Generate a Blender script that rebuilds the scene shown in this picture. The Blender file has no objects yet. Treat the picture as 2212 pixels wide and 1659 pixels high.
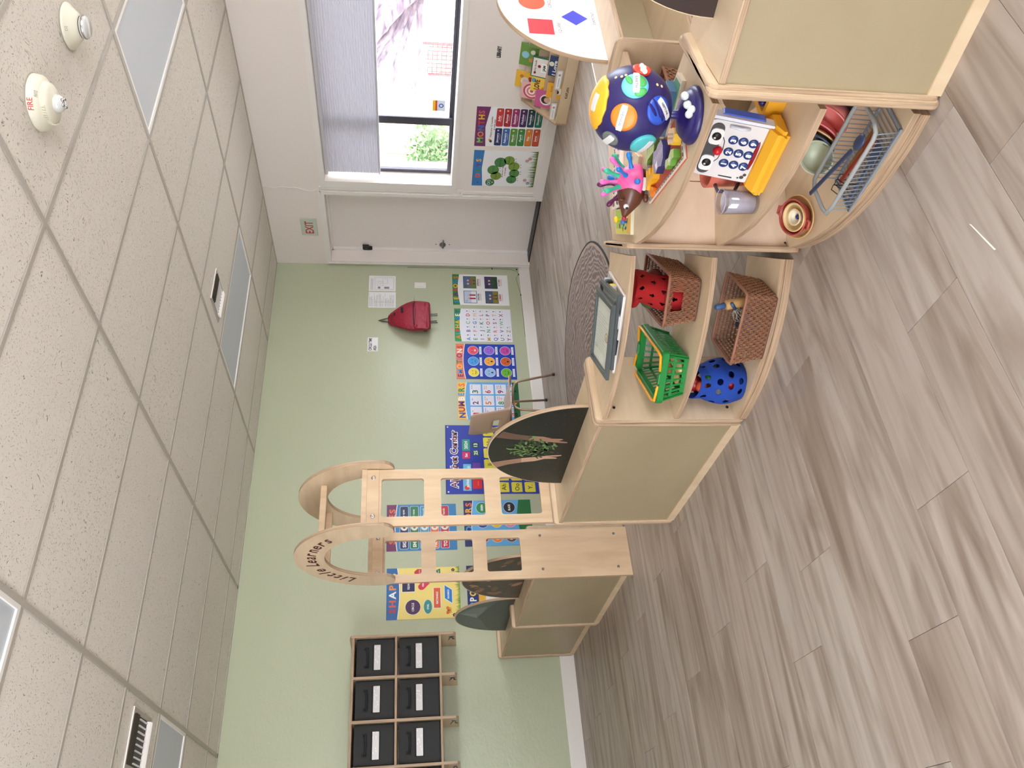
import bpy, bmesh, math, random
from mathutils import Vector, Matrix
from mathutils.geometry import tessellate_polygon
random.seed(7)
PI=math.pi; R=math.radians
sc=bpy.context.scene; COL=sc.collection
H=1.3206; YG=6.237; XW=5.6345; ZC=H+1.3143      # eye height, green wall, white wall, ceiling

# ------------------------------------------------------------------ camera
yaw,pitch=.5846,-.1361
fw=Vector((math.sin(yaw)*math.cos(pitch),math.cos(yaw)*math.cos(pitch),math.sin(pitch)))
rt=Vector((math.cos(yaw),-math.sin(yaw),0)); dn=fw.cross(rt)
cam=bpy.data.objects.new('camera',bpy.data.cameras.new('camera')); COL.objects.link(cam)
cam.matrix_world=Matrix.Translation((0,0,H)) @ Matrix((dn,rt,-fw)).transposed().to_4x4()
cam.data.sensor_width=36; cam.data.lens=1681.1/2212*36; cam.data.clip_start=.05
sc.camera=cam
# ------------------------------------------------------------------ light
vs=sc.view_settings; vs.view_transform='Standard'; vs.look='None'; vs.gamma=1; vs.use_curve_mapping=False
vs.exposure=1.42
w=bpy.data.worlds.new('sky'); sc.world=w; w.use_nodes=True
bg=w.node_tree.nodes['Background']; bg.inputs[0].default_value=(.86,.93,1,1); bg.inputs[1].default_value=5.0
def lamp(name,kind,loc,rot,energy,col=(1,1,1),**k):
    l=bpy.data.lights.new(name,kind); l.energy=energy; l.color=col
    for a,v in k.items():
        if a=='portal': l.cycles.is_portal=v
        else: setattr(l,a,v)
    o=bpy.data.objects.new(name,l); COL.objects.link(o); o.location=loc; o.rotation_euler=rot; return o
lamp('sun','SUN',(0,0,10),(R(28),R(-32),0),4.0,(1,.97,.92),angle=.01)
WIN=[('white',2.55,5.095,.89,2.06),('white',-1.2,1.5,.89,2.06)]      # Y0,Y1,Z0,Z1 openings in the white wall
BWIN=(-.4,3.2,.75,2.1)                                                # X0,X1,Z0,Z1 opening behind the viewer
LFILL=(-.2,2.5,.8,2.2)                                             # Y0,Y1,Z0,Z1 unseen left-wall opening, added to fill light on faces turned left
for _,y0,y1,z0,z1 in WIN:
    lamp('window_light','AREA',(XW+.30,(y0+y1)/2,(z0+z1)/2),(0,R(90),0),1,shape='RECTANGLE',size=z1-z0,size_y=y1-y0,portal=True)
XL=-2.2; YB=-2.4
lamp('window_light','AREA',((BWIN[0]+BWIN[1])/2,YB-.2,(BWIN[2]+BWIN[3])/2),(R(90),0,R(180)),1,shape='RECTANGLE',size=BWIN[1]-BWIN[0],size_y=BWIN[3]-BWIN[2],portal=True)
lamp('window_light','AREA',(XL-.2,(LFILL[0]+LFILL[1])/2,(LFILL[2]+LFILL[3])/2),(0,R(-90),0),1,shape='RECTANGLE',size=LFILL[3]-LFILL[2],size_y=LFILL[1]-LFILL[0],portal=True)  # portal for the added left opening

# ------------------------------------------------------------------ materials
def lin(c): return tuple(((x/255)/12.92 if x/255<=.04045 else ((x/255+.055)/1.055)**2.4) for x in c)
MATS={}
def mat(name,col=(200,200,200),rough=.5,metal=0,spec=.5,**k):
    if name in MATS: return MATS[name]
    m=bpy.data.materials.new(name); m.use_nodes=True; b=m.node_tree.nodes['Principled BSDF']
    b.inputs['Base Color'].default_value=(*lin(col),1); b.inputs['Roughness'].default_value=rough
    b.inputs['Metallic'].default_value=metal; b.inputs['Specular IOR Level'].default_value=spec
    for a,v in k.items(): b.inputs[a].default_value=v
    MATS[name]=m; return m
def nodes(m): nt=m.node_tree; return nt,nt.nodes,nt.links,nt.nodes['Principled BSDF']
def ramp(N,stops):
    r=N.new('ShaderNodeValToRGB'); e=r.color_ramp.elements
    e[0].position,e[0].color=stops[0][0],(*lin(stops[0][1]),1); e[1].position,e[1].color=stops[-1][0],(*lin(stops[-1][1]),1)
    for p,c in stops[1:-1]: n=e.new(p); n.color=(*lin(c),1)
    return r
def coords(N,L,scale,kind='Object',rnd=False):
    t=N.new('ShaderNodeTexCoord'); mp=N.new('ShaderNodeMapping'); mp.inputs['Scale'].default_value=scale
    L.new(t.outputs[kind],mp.inputs['Vector'])
    if rnd:
        oi=N.new('ShaderNodeObjectInfo'); mu=N.new('ShaderNodeMath'); mu.operation='MULTIPLY'; mu.inputs[1].default_value=57
        L.new(oi.outputs['Random'],mu.inputs[0]); cb=N.new('ShaderNodeCombineXYZ')
        for i in range(3): L.new(mu.outputs[0],cb.inputs[i])
        L.new(cb.outputs[0],mp.inputs['Location'])
    return mp
def wood(name,c1,c2,scale,rough=.42,bump=.05,rnd=True,detail=6,lo=.32,hi=.72,c3=None):
    m=mat(name,c1,rough); nt,N,L,b=nodes(m)
    mp=coords(N,L,scale,rnd=rnd)
    n=N.new('ShaderNodeTexNoise'); n.inputs['Scale'].default_value=1; n.inputs['Detail'].default_value=detail; n.inputs['Distortion'].default_value=.6
    L.new(mp.outputs[0],n.inputs['Vector'])
    st=[(lo,c2),(hi,c1)] if not c3 else [(lo,c2),((lo+hi)/2,c1),(hi,c3)]
    r=ramp(N,st); L.new(n.outputs['Fac'],r.inputs[0]); L.new(r.outputs[0],b.inputs['Base Color'])
    bp=N.new('ShaderNodeBump'); bp.inputs['Strength'].default_value=bump; bp.inputs['Distance'].default_value=.002
    L.new(n.outputs['Fac'],bp.inputs['Height']); L.new(bp.outputs[0],b.inputs['Normal'])
    return m
birch=wood('birch_ply',(218,194,163),(204,178,146),(3,3,22))
birch_h=wood('birch_ply_flat',(218,195,163),(205,180,147),(16,2.5,3))
maple=wood('gateway_maple',(220,192,158),(205,175,141),(26,5,3.5))
hard=wood('hardboard_back',(166,150,120),(155,138,109),(2,3,3),rough=.38,lo=.25,hi=.8)
ply=wood('ply_edge',(192,163,134),(158,130,104),(5,5,260),rough=.5,lo=.38,hi=.62)
ply_x=wood('ply_edge_side',(196,168,138),(162,134,108),(260,4,4),rough=.5,lo=.38,hi=.62)
ply_v=wood('ply_edge_upright',(205,174,144),(165,133,106),(150,150,3),rough=.5,lo=.38,hi=.62)
floor_m=wood('vinyl_plank',(172,161,152),(141,128,119),(1.3,20,20),rough=.42,bump=.06,lo=.28,hi=.74,c3=(185,175,168),detail=9)
def tune_floor():
    nt,N,L,b=nodes(floor_m); src=b.inputs['Base Color'].links[0].from_socket
    mp=coords(N,L,(.9,5.5,5),rnd=True); n=N.new('ShaderNodeTexNoise'); n.inputs['Scale'].default_value=1.3; n.inputs['Detail'].default_value=4; n.inputs['Distortion'].default_value=1.6
    L.new(mp.outputs[0],n.inputs['Vector']); r=ramp(N,[(.33,(206,194,184)),(.52,(255,253,251))]); L.new(n.outputs['Fac'],r.inputs[0])
    mx=N.new('ShaderNodeMix'); mx.data_type='RGBA'; mx.blend_type='MULTIPLY'; mx.inputs[0].default_value=.75
    L.new(src,mx.inputs[6]); L.new(r.outputs[0],mx.inputs[7])
    oi=N.new('ShaderNodeObjectInfo'); r2=ramp(N,[(0,(238,230,224)),(1,(255,255,255))]); L.new(oi.outputs['Random'],r2.inputs[0])
    m2=N.new('ShaderNodeMix'); m2.data_type='RGBA'; m2.blend_type='MULTIPLY'; m2.inputs[0].default_value=.8
    L.new(mx.outputs[2],m2.inputs[6]); L.new(r2.outputs[0],m2.inputs[7]); L.new(m2.outputs[2],b.inputs['Base Color'])
tune_floor()
def stucco(name,col,scale=14,strength=.35,dist=.004,rough=.55,spec=.5):
    m=mat(name,col,rough,spec=spec); nt,N,L,b=nodes(m); mp=coords(N,L,(1,1,1.6))
    n=N.new('ShaderNodeTexNoise'); n.inputs['Scale'].default_value=scale; n.inputs['Detail'].default_value=5; n.inputs['Distortion'].default_value=.8
    L.new(mp.outputs[0],n.inputs['Vector']); bp=N.new('ShaderNodeBump'); bp.inputs['Strength'].default_value=strength; bp.inputs['Distance'].default_value=dist
    L.new(n.outputs['Fac'],bp.inputs['Height']); L.new(bp.outputs[0],b.inputs['Normal']); return m
green_m=stucco('green_wall_paint',(190,195,166),scale=26,strength=.38,dist=.004,rough=.36)
white_m=stucco('white_wall_paint',(240,230,223),scale=30,strength=.15,dist=.003,rough=.5)
trim_m=mat('white_trim_paint',(240,234,229),.35)
door_m=mat('door_paint',(238,229,224),.4)
slab_m=mat('joint_dark',(70,64,60),.8)
ceil_m=mat('ceiling_tile_fissured',(228,221,211),.9,spec=.2)
def tune_tile():
    nt,N,L,b=nodes(ceil_m); mp=coords(N,L,(1,1,1),rnd=True)
    d=N.new('ShaderNodeTexNoise'); d.inputs['Scale'].default_value=9; d.inputs['Detail'].default_value=2
    L.new(mp.outputs[0],d.inputs['Vector'])
    sm=N.new('ShaderNodeVectorMath'); sm.operation='MULTIPLY_ADD'; sm.inputs[1].default_value=(.12,.12,0)
    L.new(d.outputs['Color'],sm.inputs[0]); L.new(mp.outputs[0],sm.inputs[2])
    sc_=N.new('ShaderNodeMapping'); sc_.inputs['Scale'].default_value=(190,105,1); sc_.inputs['Rotation'].default_value=(0,0,.5); L.new(sm.outputs[0],sc_.inputs[0])
    v=N.new('ShaderNodeTexNoise'); v.inputs['Scale'].default_value=1; v.inputs['Detail'].default_value=2.5; L.new(sc_.outputs[0],v.inputs['Vector'])
    r=ramp(N,[(.29,(146,137,126)),(.36,(218,210,200)),(.41,(228,221,211))]); L.new(v.outputs['Fac'],r.inputs[0]); L.new(r.outputs[0],b.inputs['Base Color'])
    bp=N.new('ShaderNodeBump'); bp.inputs['Strength'].default_value=.7; bp.inputs['Distance'].default_value=.004
    r3=N.new('ShaderNodeValToRGB'); r3.color_ramp.elements[0].position=.28; r3.color_ramp.elements[1].position=.4
    L.new(v.outputs['Fac'],r3.inputs[0]); L.new(r3.outputs[0],bp.inputs['Height']); L.new(bp.outputs[0],b.inputs['Normal'])
tune_tile()
rail_m=mat('ceiling_rail',(178,170,160),.5)
panel_m=mat('light_diffuser',(198,202,208),.5)
def glassmat(name,tint=(1,1,1),gl=.06,rough=.0):
    m=bpy.data.materials.new(name); m.use_nodes=True; nt=m.node_tree; nt.nodes.clear()
    o=nt.nodes.new('ShaderNodeOutputMaterial'); t=nt.nodes.new('ShaderNodeBsdfTransparent'); t.inputs[0].default_value=(*tint,1)
    g=nt.nodes.new('ShaderNodeBsdfGlossy'); g.inputs['Roughness'].default_value=rough; mx=nt.nodes.new('ShaderNodeMixShader'); mx.inputs[0].default_value=gl
    nt.links.new(t.outputs[0],mx.inputs[1]); nt.links.new(g.outputs[0],mx.inputs[2]); nt.links.new(mx.outputs[0],o.inputs[0]); return m
glass=glassmat('window_glass')
cupm=glassmat('clear_plastic',(.93,.93,.97),.14,.08)
blind_m=mat('pleated_fabric',(196,194,200),.85)
def tune_blind():
    nt,N,L,b=nodes(blind_m); tr=N.new('ShaderNodeBsdfTranslucent'); tr.inputs[0].default_value=(*lin((170,170,182)),1)
    mx=N.new('ShaderNodeMixShader'); mx.inputs[0].default_value=.12; o=[n for n in N if n.type=='OUTPUT_MATERIAL'][0]
    L.new(b.outputs[0],mx.inputs[1]); L.new(tr.outputs[0],mx.inputs[2]); L.new(mx.outputs[0],o.inputs[0])
tune_blind()
alum=mat('dark_aluminium',(74,72,84),.4,.3)
chrome=mat('chrome',(190,188,190),.25,1)
steel=mat('satin_steel',(130,128,128),.35,.8)
black=mat('black_plastic',(22,22,24),.45)
def cmat(c,rough=.4,metal=0,tag='plastic'): return mat('%s_%d_%d_%d_%d'%(tag,*c,int(rough*100)),c,rough,metal)
def printmat(name,rough):
    m=mat(name,(255,255,255),rough); nt,N,L,b=nodes(m); a=N.new('ShaderNodeAttribute'); a.attribute_name='ink'; L.new(a.outputs['Color'],b.inputs['Base Color']); return m
ink=printmat('printed_ink',.32); ink_matt=printmat('printed_ink_matt',.6)

# ------------------------------------------------------------------ mesh helpers
def bm_new(): return bmesh.new()
def _merge(bm,t):
    me=bpy.data.meshes.new('t'); t.to_mesh(me); t.free(); bm.from_mesh(me); bpy.data.meshes.remove(me)
def box(bm,x0,x1,y0,y1,z0,z1,mi=0,bev=0,edge=None,seg=2):
    """axis box; edge = material index for the narrow sides"""
    t=bmesh.new(); r=bmesh.ops.create_cube(t,size=1)
    for v in r['verts']: v.co=Vector(((x0+x1)/2+v.co.x*(x1-x0),(y0+y1)/2+v.co.y*(y1-y0),(z0+z1)/2+v.co.z*(z1-z0)))
    d=[abs(x1-x0),abs(y1-y0),abs(z1-z0)]; ax=d.index(min(d))
    for f in t.faces:
        f.material_index=mi
        if edge is not None and abs(f.normal[ax])<.5: f.material_index=edge
    if bev:
        bmesh.ops.bevel(t,geom=t.edges[:],offset=bev,segments=seg,affect='EDGES',profile=.5,clamp_overlap=True)
        if edge is not None:
            t.normal_update()
            for f in t.faces: f.material_index=mi if abs(f.normal[ax])>.98 else edge
    _merge(bm,t)
def xbox(bm,M,*a,**k):
    t=bmesh.new(); box(t,*a,**k); bmesh.ops.transform(t,matrix=M,verts=t.verts); _merge(bm,t)
def prism(bm,poly,z0,z1,mi=0,emi=None,holes=(),M=None):
    t=bmesh.new(); loops=[list(poly)]+[list(h) for h in holes]
    tri=tessellate_polygon([[Vector((p[0],p[1],0)) for p in l] for l in loops])
    flat=[p for l in loops for p in l]
    lo=[t.verts.new((p[0],p[1],z0)) for p in flat]; hi=[t.verts.new((p[0],p[1],z1)) for p in flat]
    for a,b,c in tri:
        for vv in ((hi[a],hi[b],hi[c]),(lo[c],lo[b],lo[a])):
            try: t.faces.new(vv).material_index=mi
            except ValueError: pass
    i=0
    for l in loops:
        n=len(l)
        for k in range(n):
            a,b=i+k,i+(k+1)%n
            f=t.faces.new((lo[a],lo[b],hi[b],hi[a])); f.material_index=mi if emi is None else emi
        i+=n
    bmesh.ops.recalc_face_normals(t,faces=t.faces)
    if M: bmesh.ops.transform(t,matrix=M,verts=t.verts)
    _merge(bm,t)
def lathe(bm,prof,seg=32,mi=0,M=None,cap0=True,cap1=True,sx=1,sy=1):
    t=bmesh.new(); rings=[]
    for r,z in prof: rings.append([t.verts.new((max(r,1e-5)*math.cos(2*PI*i/seg)*sx,max(r,1e-5)*math.sin(2*PI*i/seg)*sy,z)) for i in range(seg)])
    for a,b in zip(rings,rings[1:]):
        for i in range(seg): t.faces.new((a[i],a[(i+1)%seg],b[(i+1)%seg],b[i]))
    if cap0: t.faces.new(rings[0][::-1])
    if cap1: t.faces.new(rings[-1])
    for f in t.faces: f.material_index=mi; f.smooth=True
    bmesh.ops.recalc_face_normals(t,faces=t.faces)
    if M: bmesh.ops.transform(t,matrix=M,verts=t.verts)
    _merge(bm,t)
def tube(bm,pts,r,seg=8,mi=0,closed=False,smooth=True,taper=None):
    t=bmesh.new(); pts=[Vector(p) for p in pts]; n=len(pts); rings=[]; up=None
    for i,p in enumerate(pts):
        a=pts[(i-1)%n] if (closed or i>0) else p; b=pts[(i+1)%n] if (closed or i<n-1) else p
        d=(b-a).normalized()
        if up is None: up=Vector((0,0,1)) if abs(d.z)<.9 else Vector((1,0,0))
        s=d.cross(up).normalized(); up=s.cross(d).normalized()
        rr=r if taper is None else taper[i]
        rings.append([t.verts.new(p+(s*math.cos(2*PI*k/seg)+up*math.sin(2*PI*k/seg))*rr) for k in range(seg)])
    m=n if closed else n-1
    for i in range(m):
        A,B=rings[i],rings[(i+1)%n]
        for k in range(seg): t.faces.new((A[k],A[(k+1)%seg],B[(k+1)%seg],B[k]))
    if not closed: t.faces.new(rings[0][::-1]); t.faces.new(rings[-1])
    for f in t.faces: f.material_index=mi; f.smooth=smooth
    bmesh.ops.recalc_face_normals(t,faces=t.faces)
    _merge(bm,t)
def ball(bm,c,r,mi=0,seg=20,s=(1,1,1),M=None):
    t=bmesh.new(); bmesh.ops.create_uvsphere(t,u_segments=seg,v_segments=max(6,seg*2//3),radius=1)
    for v in t.verts: v.co=Vector((c[0]+v.co.x*r*s[0],c[1]+v.co.y*r*s[1],c[2]+v.co.z*r*s[2]))
    for f in t.faces: f.material_index=mi; f.smooth=True
    if M: bmesh.ops.transform(t,matrix=M,verts=t.verts)
    _merge(bm,t)
def obj(name,bm,mats,parent=None,loc=None,rot=None,smooth=False):
    me=bpy.data.meshes.new(name); bm.to_mesh(me); bm.free()
    if not isinstance(mats,(list,tuple)): mats=[mats]
    for m in mats: me.materials.append(m)
    if smooth:
        for p in me.polygons: p.use_smooth=True
    o=bpy.data.objects.new(name,me); COL.objects.link(o)
    if parent: o.parent=parent
    if loc is not None: o.location=loc
    if rot is not None: o.rotation_euler=rot
    return o
def tag(o,label,cat,group=None,kind=None):
    if label: o['label']=label
    if cat: o['category']=cat
    if group: o['group']=group
    if kind: o['kind']=kind
    return o
def thing(name,label,cat,loc=(0,0,0),rot=(0,0,0),group=None):
    o=bpy.data.objects.new(name,None); o.empty_display_size=.05; COL.objects.link(o); o.location=loc; o.rotation_euler=rot
    return tag(o,label,cat,group)
def struct(o): o['kind']='structure'; return o
def copy_tree(o,parent=None):
    c=o.copy(); COL.objects.link(c); c.parent=parent
    for ch in [x for x in bpy.data.objects if x.parent==o]: copy_tree(ch,c)
    return c
def arcpts(cx,cy,r,a0,a1,n,ry=None): return [(cx+r*math.cos(R(a0+(a1-a0)*i/n)),cy+(ry or r)*math.sin(R(a0+(a1-a0)*i/n))) for i in range(n+1)]
def rrect(x0,y0,x1,y1,r,n=4):
    return arcpts(x1-r,y0+r,r,-90,0,n)+arcpts(x1-r,y1-r,r,0,90,n)+arcpts(x0+r,y1-r,r,90,180,n)+arcpts(x0+r,y0+r,r,180,270,n)

# flat print: coloured polygons and letters on a sheet, local x right, y up, z out
_txt={}
def text_mesh(s,bold,serif=0):
    k=(s,bold,serif)
    if k not in _txt:
        cu=bpy.data.curves.new('t','FONT'); cu.body=s; cu.size=1; cu.offset=bold; cu.resolution_u=2; cu.shear=serif
        o=bpy.data.objects.new('t',cu); COL.objects.link(o); bpy.context.view_layer.update()
        me=o.to_mesh(); v=[(p.co.x,p.co.y) for p in me.vertices]; f=[tuple(p.vertices) for p in me.polygons]; o.to_mesh_clear()
        bpy.data.objects.remove(o); bpy.data.curves.remove(cu)
        xs=[p[0] for p in v] or [0]; _txt[k]=(v,f,min(xs),max(xs))
    return _txt[k]
class Pr:
    def __init__(s): s.v=[];s.f=[];s.c=[]
    def face(s,pts,col,lay=1):
        b=len(s.v); s.v+=[(p[0],p[1],lay*.0002) for p in pts]; s.f.append(tuple(range(b,b+len(pts)))); s.c.append(col)
    def rect(s,x0,y0,x1,y1,col,lay=1): s.face([(x0,y0),(x1,y0),(x1,y1),(x0,y1)],col,lay)
    def rr(s,x0,y0,x1,y1,r,col,lay=1): s.face(rrect(x0,y0,x1,y1,r),col,lay)
    def circ(s,cx,cy,r,col,lay=1,ry=None,n=24,rot=0):
        p=arcpts(0,0,r,0,360*(n-1)/n,n-1,ry); c,d=math.cos(rot),math.sin(rot); s.face([(cx+x*c-y*d,cy+x*d+y*c) for x,y in p],col,lay)
    def text(s,t,x,y,h,col,lay=3,al='C',bold=.0,w=None,rot=0,shear=0):
        """h: cap height; (x,y): baseline anchor"""
        v,f,x0,x1=text_mesh(t,bold,shear); k=h/.69; W=(x1-x0)*k; kx=k if w is None else k*w/max(W,1e-6); W=(x1-x0)*kx
        ox={'C':-W/2,'L':0,'R':-W}[al]; c,d=math.cos(rot),math.sin(rot); b=len(s.v)
        for px,py in v:
            X,Y=(px-x0)*kx+ox,py*k; s.v.append((x+X*c-Y*d,y+X*d+Y*c,lay*.0002))
        for q in f: s.f.append(tuple(b+i for i in q)); s.c.append(col)
    def word(s,t,x0,x1,y,h,cols,lay=3,bold=.03,arc=0):
        n=len(t); ws=[text_mesh(c,bold)[3]-text_mesh(c,bold)[2] for c in t]; gap=.12; tot=sum(ws)+gap*(n-1); k=(x1-x0)/tot; x=x0
        for i,c in enumerate(t):
            u=((x+ws[i]*k/2)-(x0+x1)/2)/((x1-x0)/2)
            s.text(c,x+ws[i]*k/2,y+arc*(1-u*u),h,cols[i%len(cols)],lay,bold=bold,w=ws[i]*k); x+=(ws[i]+gap)*k
    def build(s,name,parent=None,m=None,loc=None,rot=None):
        me=bpy.data.meshes.new(name); me.from_pydata(s.v,[],s.f); me.update()
        a=me.color_attributes.new('ink','FLOAT_COLOR','CORNER'); i=0
        for p,c in zip(me.polygons,s.c):
            q=(*lin(c),1)
            for _ in p.vertices: a.data[i].color=q; i+=1
        me.materials.append(m or ink); o=bpy.data.objects.new(name,me); COL.objects.link(o)
        if parent: o.parent=parent
        if loc is not None: o.location=loc
        if rot is not None: o.rotation_euler=rot
        return o
GR=(R(90),0,0); WR=(R(90),0,R(-90))
def OL(x,y): return (x,y)
W_=(250,250,250); K_=(25,25,30)

# ================================================================== the room
def room():
    T=.30
    bm=bm_new(); box(bm,XL,XW+.2,YB,YG,-.12,-.005); fl=struct(obj('floor',bm,slab_m))
    pw,plen=.2232,1.2192
    bm=bm_new(); box(bm,.0006,plen-.0006,.0006,pw-.0006,-.005,0,bev=.0006,seg=1); first=obj('plank',bm,floor_m,fl); used=[0]
    known={0:1.163,1:.755,3:1.41,4:.835,5:.59,-1:.30,2:1.70}
    bmc={}
    k0=math.floor((YB-1.291)/pw); k1=math.ceil((YG-1.291)/pw)
    for k in range(k0,k1):
        y=1.291+k*pw; ph=known.get(k,(k*.4637)%1*plen)
        x=ph-math.ceil((ph-XL)/plen)*plen
        ya,yb=max(y,YB),min(y+pw,YG)
        while x<XW+.16:
            xa,xb=max(x,XL),min(x+plen,XW+.16)
            if xb-xa>.05:
                key=(round(xb-xa,3),round(yb-ya,3))
                if key==(round(plen,3),round(pw,3)):
                    o=first if not used[0] else first.copy()
                    if used[0]: COL.objects.link(o); o.parent=fl
                    used[0]=1; o.location=(xa,ya,0)
                else:
                    b=bm_new(); box(b,.0006,xb-xa-.0006,.0006,yb-ya-.0006,-.005,0); obj('plank',b,floor_m,fl,(xa,ya,0))
            x+=plen
    # walls
    bm=bm_new(); box(bm,XL-.15,XW+T,YG,YG+.15,-.1,ZC+.1); struct(obj('wall_green',bm,green_m))
    def wall(name,pts,holes,M,m):
        bm=bm_new(); prism(bm,pts,0,T,holes=holes,M=M); struct(obj(name,bm,m))
    MW=Matrix(((0,0,1,XW),(1,0,0,0),(0,1,0,0),(0,0,0,1)))      # local (y,z,x-depth)
    pts=[(YB-.15,-.1),(5.263,-.1),(5.263,2.08),(6.172,2.08),(6.172,-.1),(YG,-.1),(YG,ZC+.1),(YB-.15,ZC+.1)]
    wall('wall_white',pts,[[(a,c),(b,c),(b,d),(a,d)] for _,a,b,c,d in WIN],MW,white_m)
    T=.15
    MB_=Matrix(((1,0,0,0),(0,0,-1,YB),(0,1,0,0),(0,0,0,1)))
    wall('wall_back',[(XL-.15,-.1),(XW,-.1),(XW,ZC+.1),(XL-.15,ZC+.1)],[[(BWIN[0],BWIN[2]),(BWIN[1],BWIN[2]),(BWIN[1],BWIN[3]),(BWIN[0],BWIN[3])]],MB_,white_m)
    ML=Matrix(((0,0,1,XL-.15),(1,0,0,0),(0,1,0,0),(0,0,0,1)))
    wall('wall_left',[(YB-.15,-.1),(YG,-.1),(YG,ZC+.1),(YB-.15,ZC+.1)],[[(LFILL[0],LFILL[2]),(LFILL[1],LFILL[2]),(LFILL[1],LFILL[3]),(LFILL[0],LFILL[3])]],ML,white_m)
    wn=struct(thing('window_4',None,None)); bm=bm_new(); y0,y1,z0,z1=LFILL  # added unseen window, lets fill light in from the left
    for k in range(5): a=y0+(y1-y0)*k/4; box(bm,XL-.10,XL-.05,a-.03,a+.03,z0,z1)
    for z in (z0,z1): box(bm,XL-.10,XL-.05,y0,y1,z-.03,z+.03)
    obj('sash_frame',bm,trim_m,wn)
    # ceiling
    bm=bm_new(); box(bm,XL-.15,XW+.9,YB-.15,YG+.15,ZC+.12,ZC+.3); ce=struct(obj('ceiling',bm,trim_m))
    tw,tl=.6096,1.2192; fx,fy=4.627,2.2363
    xs=[fx+tl*i for i in range(-6,2)]; ys=[fy+tw*i for i in range(-8,8)]
    tf={}
    skip={(4.627,2.236),(4.627,4.675),(.969,4.675),(.969,2.236),(4.627,-.202),(.969,-.202)}
    for x in xs:
        for y in ys:
            xa,xb,ya,yb=max(x-tl,XL),min(x,XW),max(y,YB),min(y+tw,YG)
            if xb-xa<.06 or yb-ya<.03: continue
            if any(abs(x-a)<.02 and abs(y-b)<.02 for a,b in skip):
                t=thing('ceiling_light','','ceiling light',((xa+xb)/2,(ya+yb)/2,ZC))
                tag(t,{(4.6,2.2):'grey recessed ceiling light panel beside the two round detectors, above the window',(4.6,4.7):'grey recessed ceiling light panel over the wall with the red backpack, beside a small vent',
                  (1.0,4.7):'grey recessed ceiling light panel next to the vent, nearest the wall cubbies',(1.0,2.2):'grey recessed ceiling light panel at the left edge of the ceiling, partly in view'}.get((round(x,1),round(y,1)),'unlit ceiling light panel behind the viewer, %s'%('left' if x<2 else 'right')),None,'recessed ceiling light panels')
                w2,h2=(xb-xa)/2-.012,(yb-ya)/2-.012
                bm=bm_new(); prism(bm,[(-w2,-h2),(w2,-h2),(w2,h2),(-w2,h2)],.0,.02,holes=[[(-w2+.018,-h2+.018),(w2-.018,-h2+.018),(w2-.018,h2-.018),(-w2+.018,h2-.018)]]); obj('frame',bm,trim_m,t)
                bm=bm_new(); box(bm,-w2+.016,w2-.016,-h2+.016,h2-.016,.008,.013); obj('diffuser',bm,panel_m,t)
                continue
            key=(round(xb-xa,2),round(yb-ya,2))
            if key in tf: o=tf[key].copy(); COL.objects.link(o); o.parent=ce
            else:
                b=bm_new(); box(b,-(xb-xa)/2+.011,(xb-xa)/2-.011,-(yb-ya)/2+.011,(yb-ya)/2-.011,.004,.02,bev=.003,seg=1); o=obj('ceiling_tile',b,ceil_m,ce); tf[key]=o
            o.location=((xa+xb)/2,(ya+yb)/2,ZC)
    for x in xs:
        if XL<x<XW: b=bm_new(); box(b,x-.0125,x+.0125,YB,YG,ZC-.001,ZC+.012); obj('ceiling_rail',b,rail_m,ce)
    for y in ys:
        if YB<y<YG: b=bm_new(); box(b,XL,XW,y-.0105,y+.0105,ZC-.0005,ZC+.012); obj('ceiling_rail',b,rail_m,ce)
    b=bm_new(); box(b,XL,XW,YG-.02,YG,ZC-.001,ZC+.012); box(b,XW-.02,XW,YB,YG,ZC-.001,ZC+.012); obj('edge_rail',b,rail_m,ce)
    # baseboards
    def bb(name,a,b2,c,d,h):
        bm=bm_new(); box(bm,a,b2,c,d,0,h-.012,bev=.002); box(bm,a+(.004 if b2-a<.05 else 0),b2,c+(.004 if d-c<.05 else 0),d,h-.014,h,bev=.003); struct(obj(name,bm,trim_m))
    bb('baseboard_green',XL,XW-.005,YG-.016,YG,.115); bb('baseboard_white',XW-.016,XW,YB,5.212,.095)
    # door
    bm=bm_new()
    prism(bm,[(5.212,0),(5.212,2.135),(6.222,2.135),(6.222,0),(6.172,0),(6.172,2.08),(5.263,2.08),(5.263,0)],0,.016,M=MW@Matrix.Translation((0,0,-.016)))
    for a,b2,z0,z1 in ((5.222,5.232,0,2.12),(6.200,6.210,0,2.12),(5.222,6.210,2.11,2.12)): box(bm,XW-.021,XW-.01,a,b2,z0,z1)
    dc=struct(obj('trim_1',bm,trim_m))
    d=struct(obj('door_1',_b(lambda b:box(b,XW+.165,XW+.205,5.266,6.165,.012,2.077,bev=.003)),door_m))
    obj('door_stop',_b(lambda b:(box(b,XW+.13,XW+.165,6.15,6.172,0,2.08),box(b,XW+.13,XW+.165,5.263,5.28,0,2.08),box(b,XW+.13,XW+.165,5.263,6.172,2.062,2.08))),trim_m,d)
    obj('threshold',_b(lambda b:box(b,XW+.02,XW+.2,5.263,6.172,0,.012,bev=.003)),black,d)
    def lever(b):
        M=Matrix.Translation((XW+.163,6.085,.93))@Matrix.Rotation(R(-90),4,'Y')
        lathe(b,[(.034,0),(.034,.006),(.028,.012),(.014,.014),(.012,.045),(.0,.047)],24,M=M)
        tube(b,[(XW+.118,6.085,.93),(XW+.116,6.03,.93),(XW+.118,5.975,.928)],.009,10)
    obj('lever_handle',_b(lever),steel,d)
    obj('screw_hole',_b(lambda b:[ball(b,(XW+.165,6.083,z),.006,seg=8) for z in (1.0,.86)]),black,d)
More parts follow.
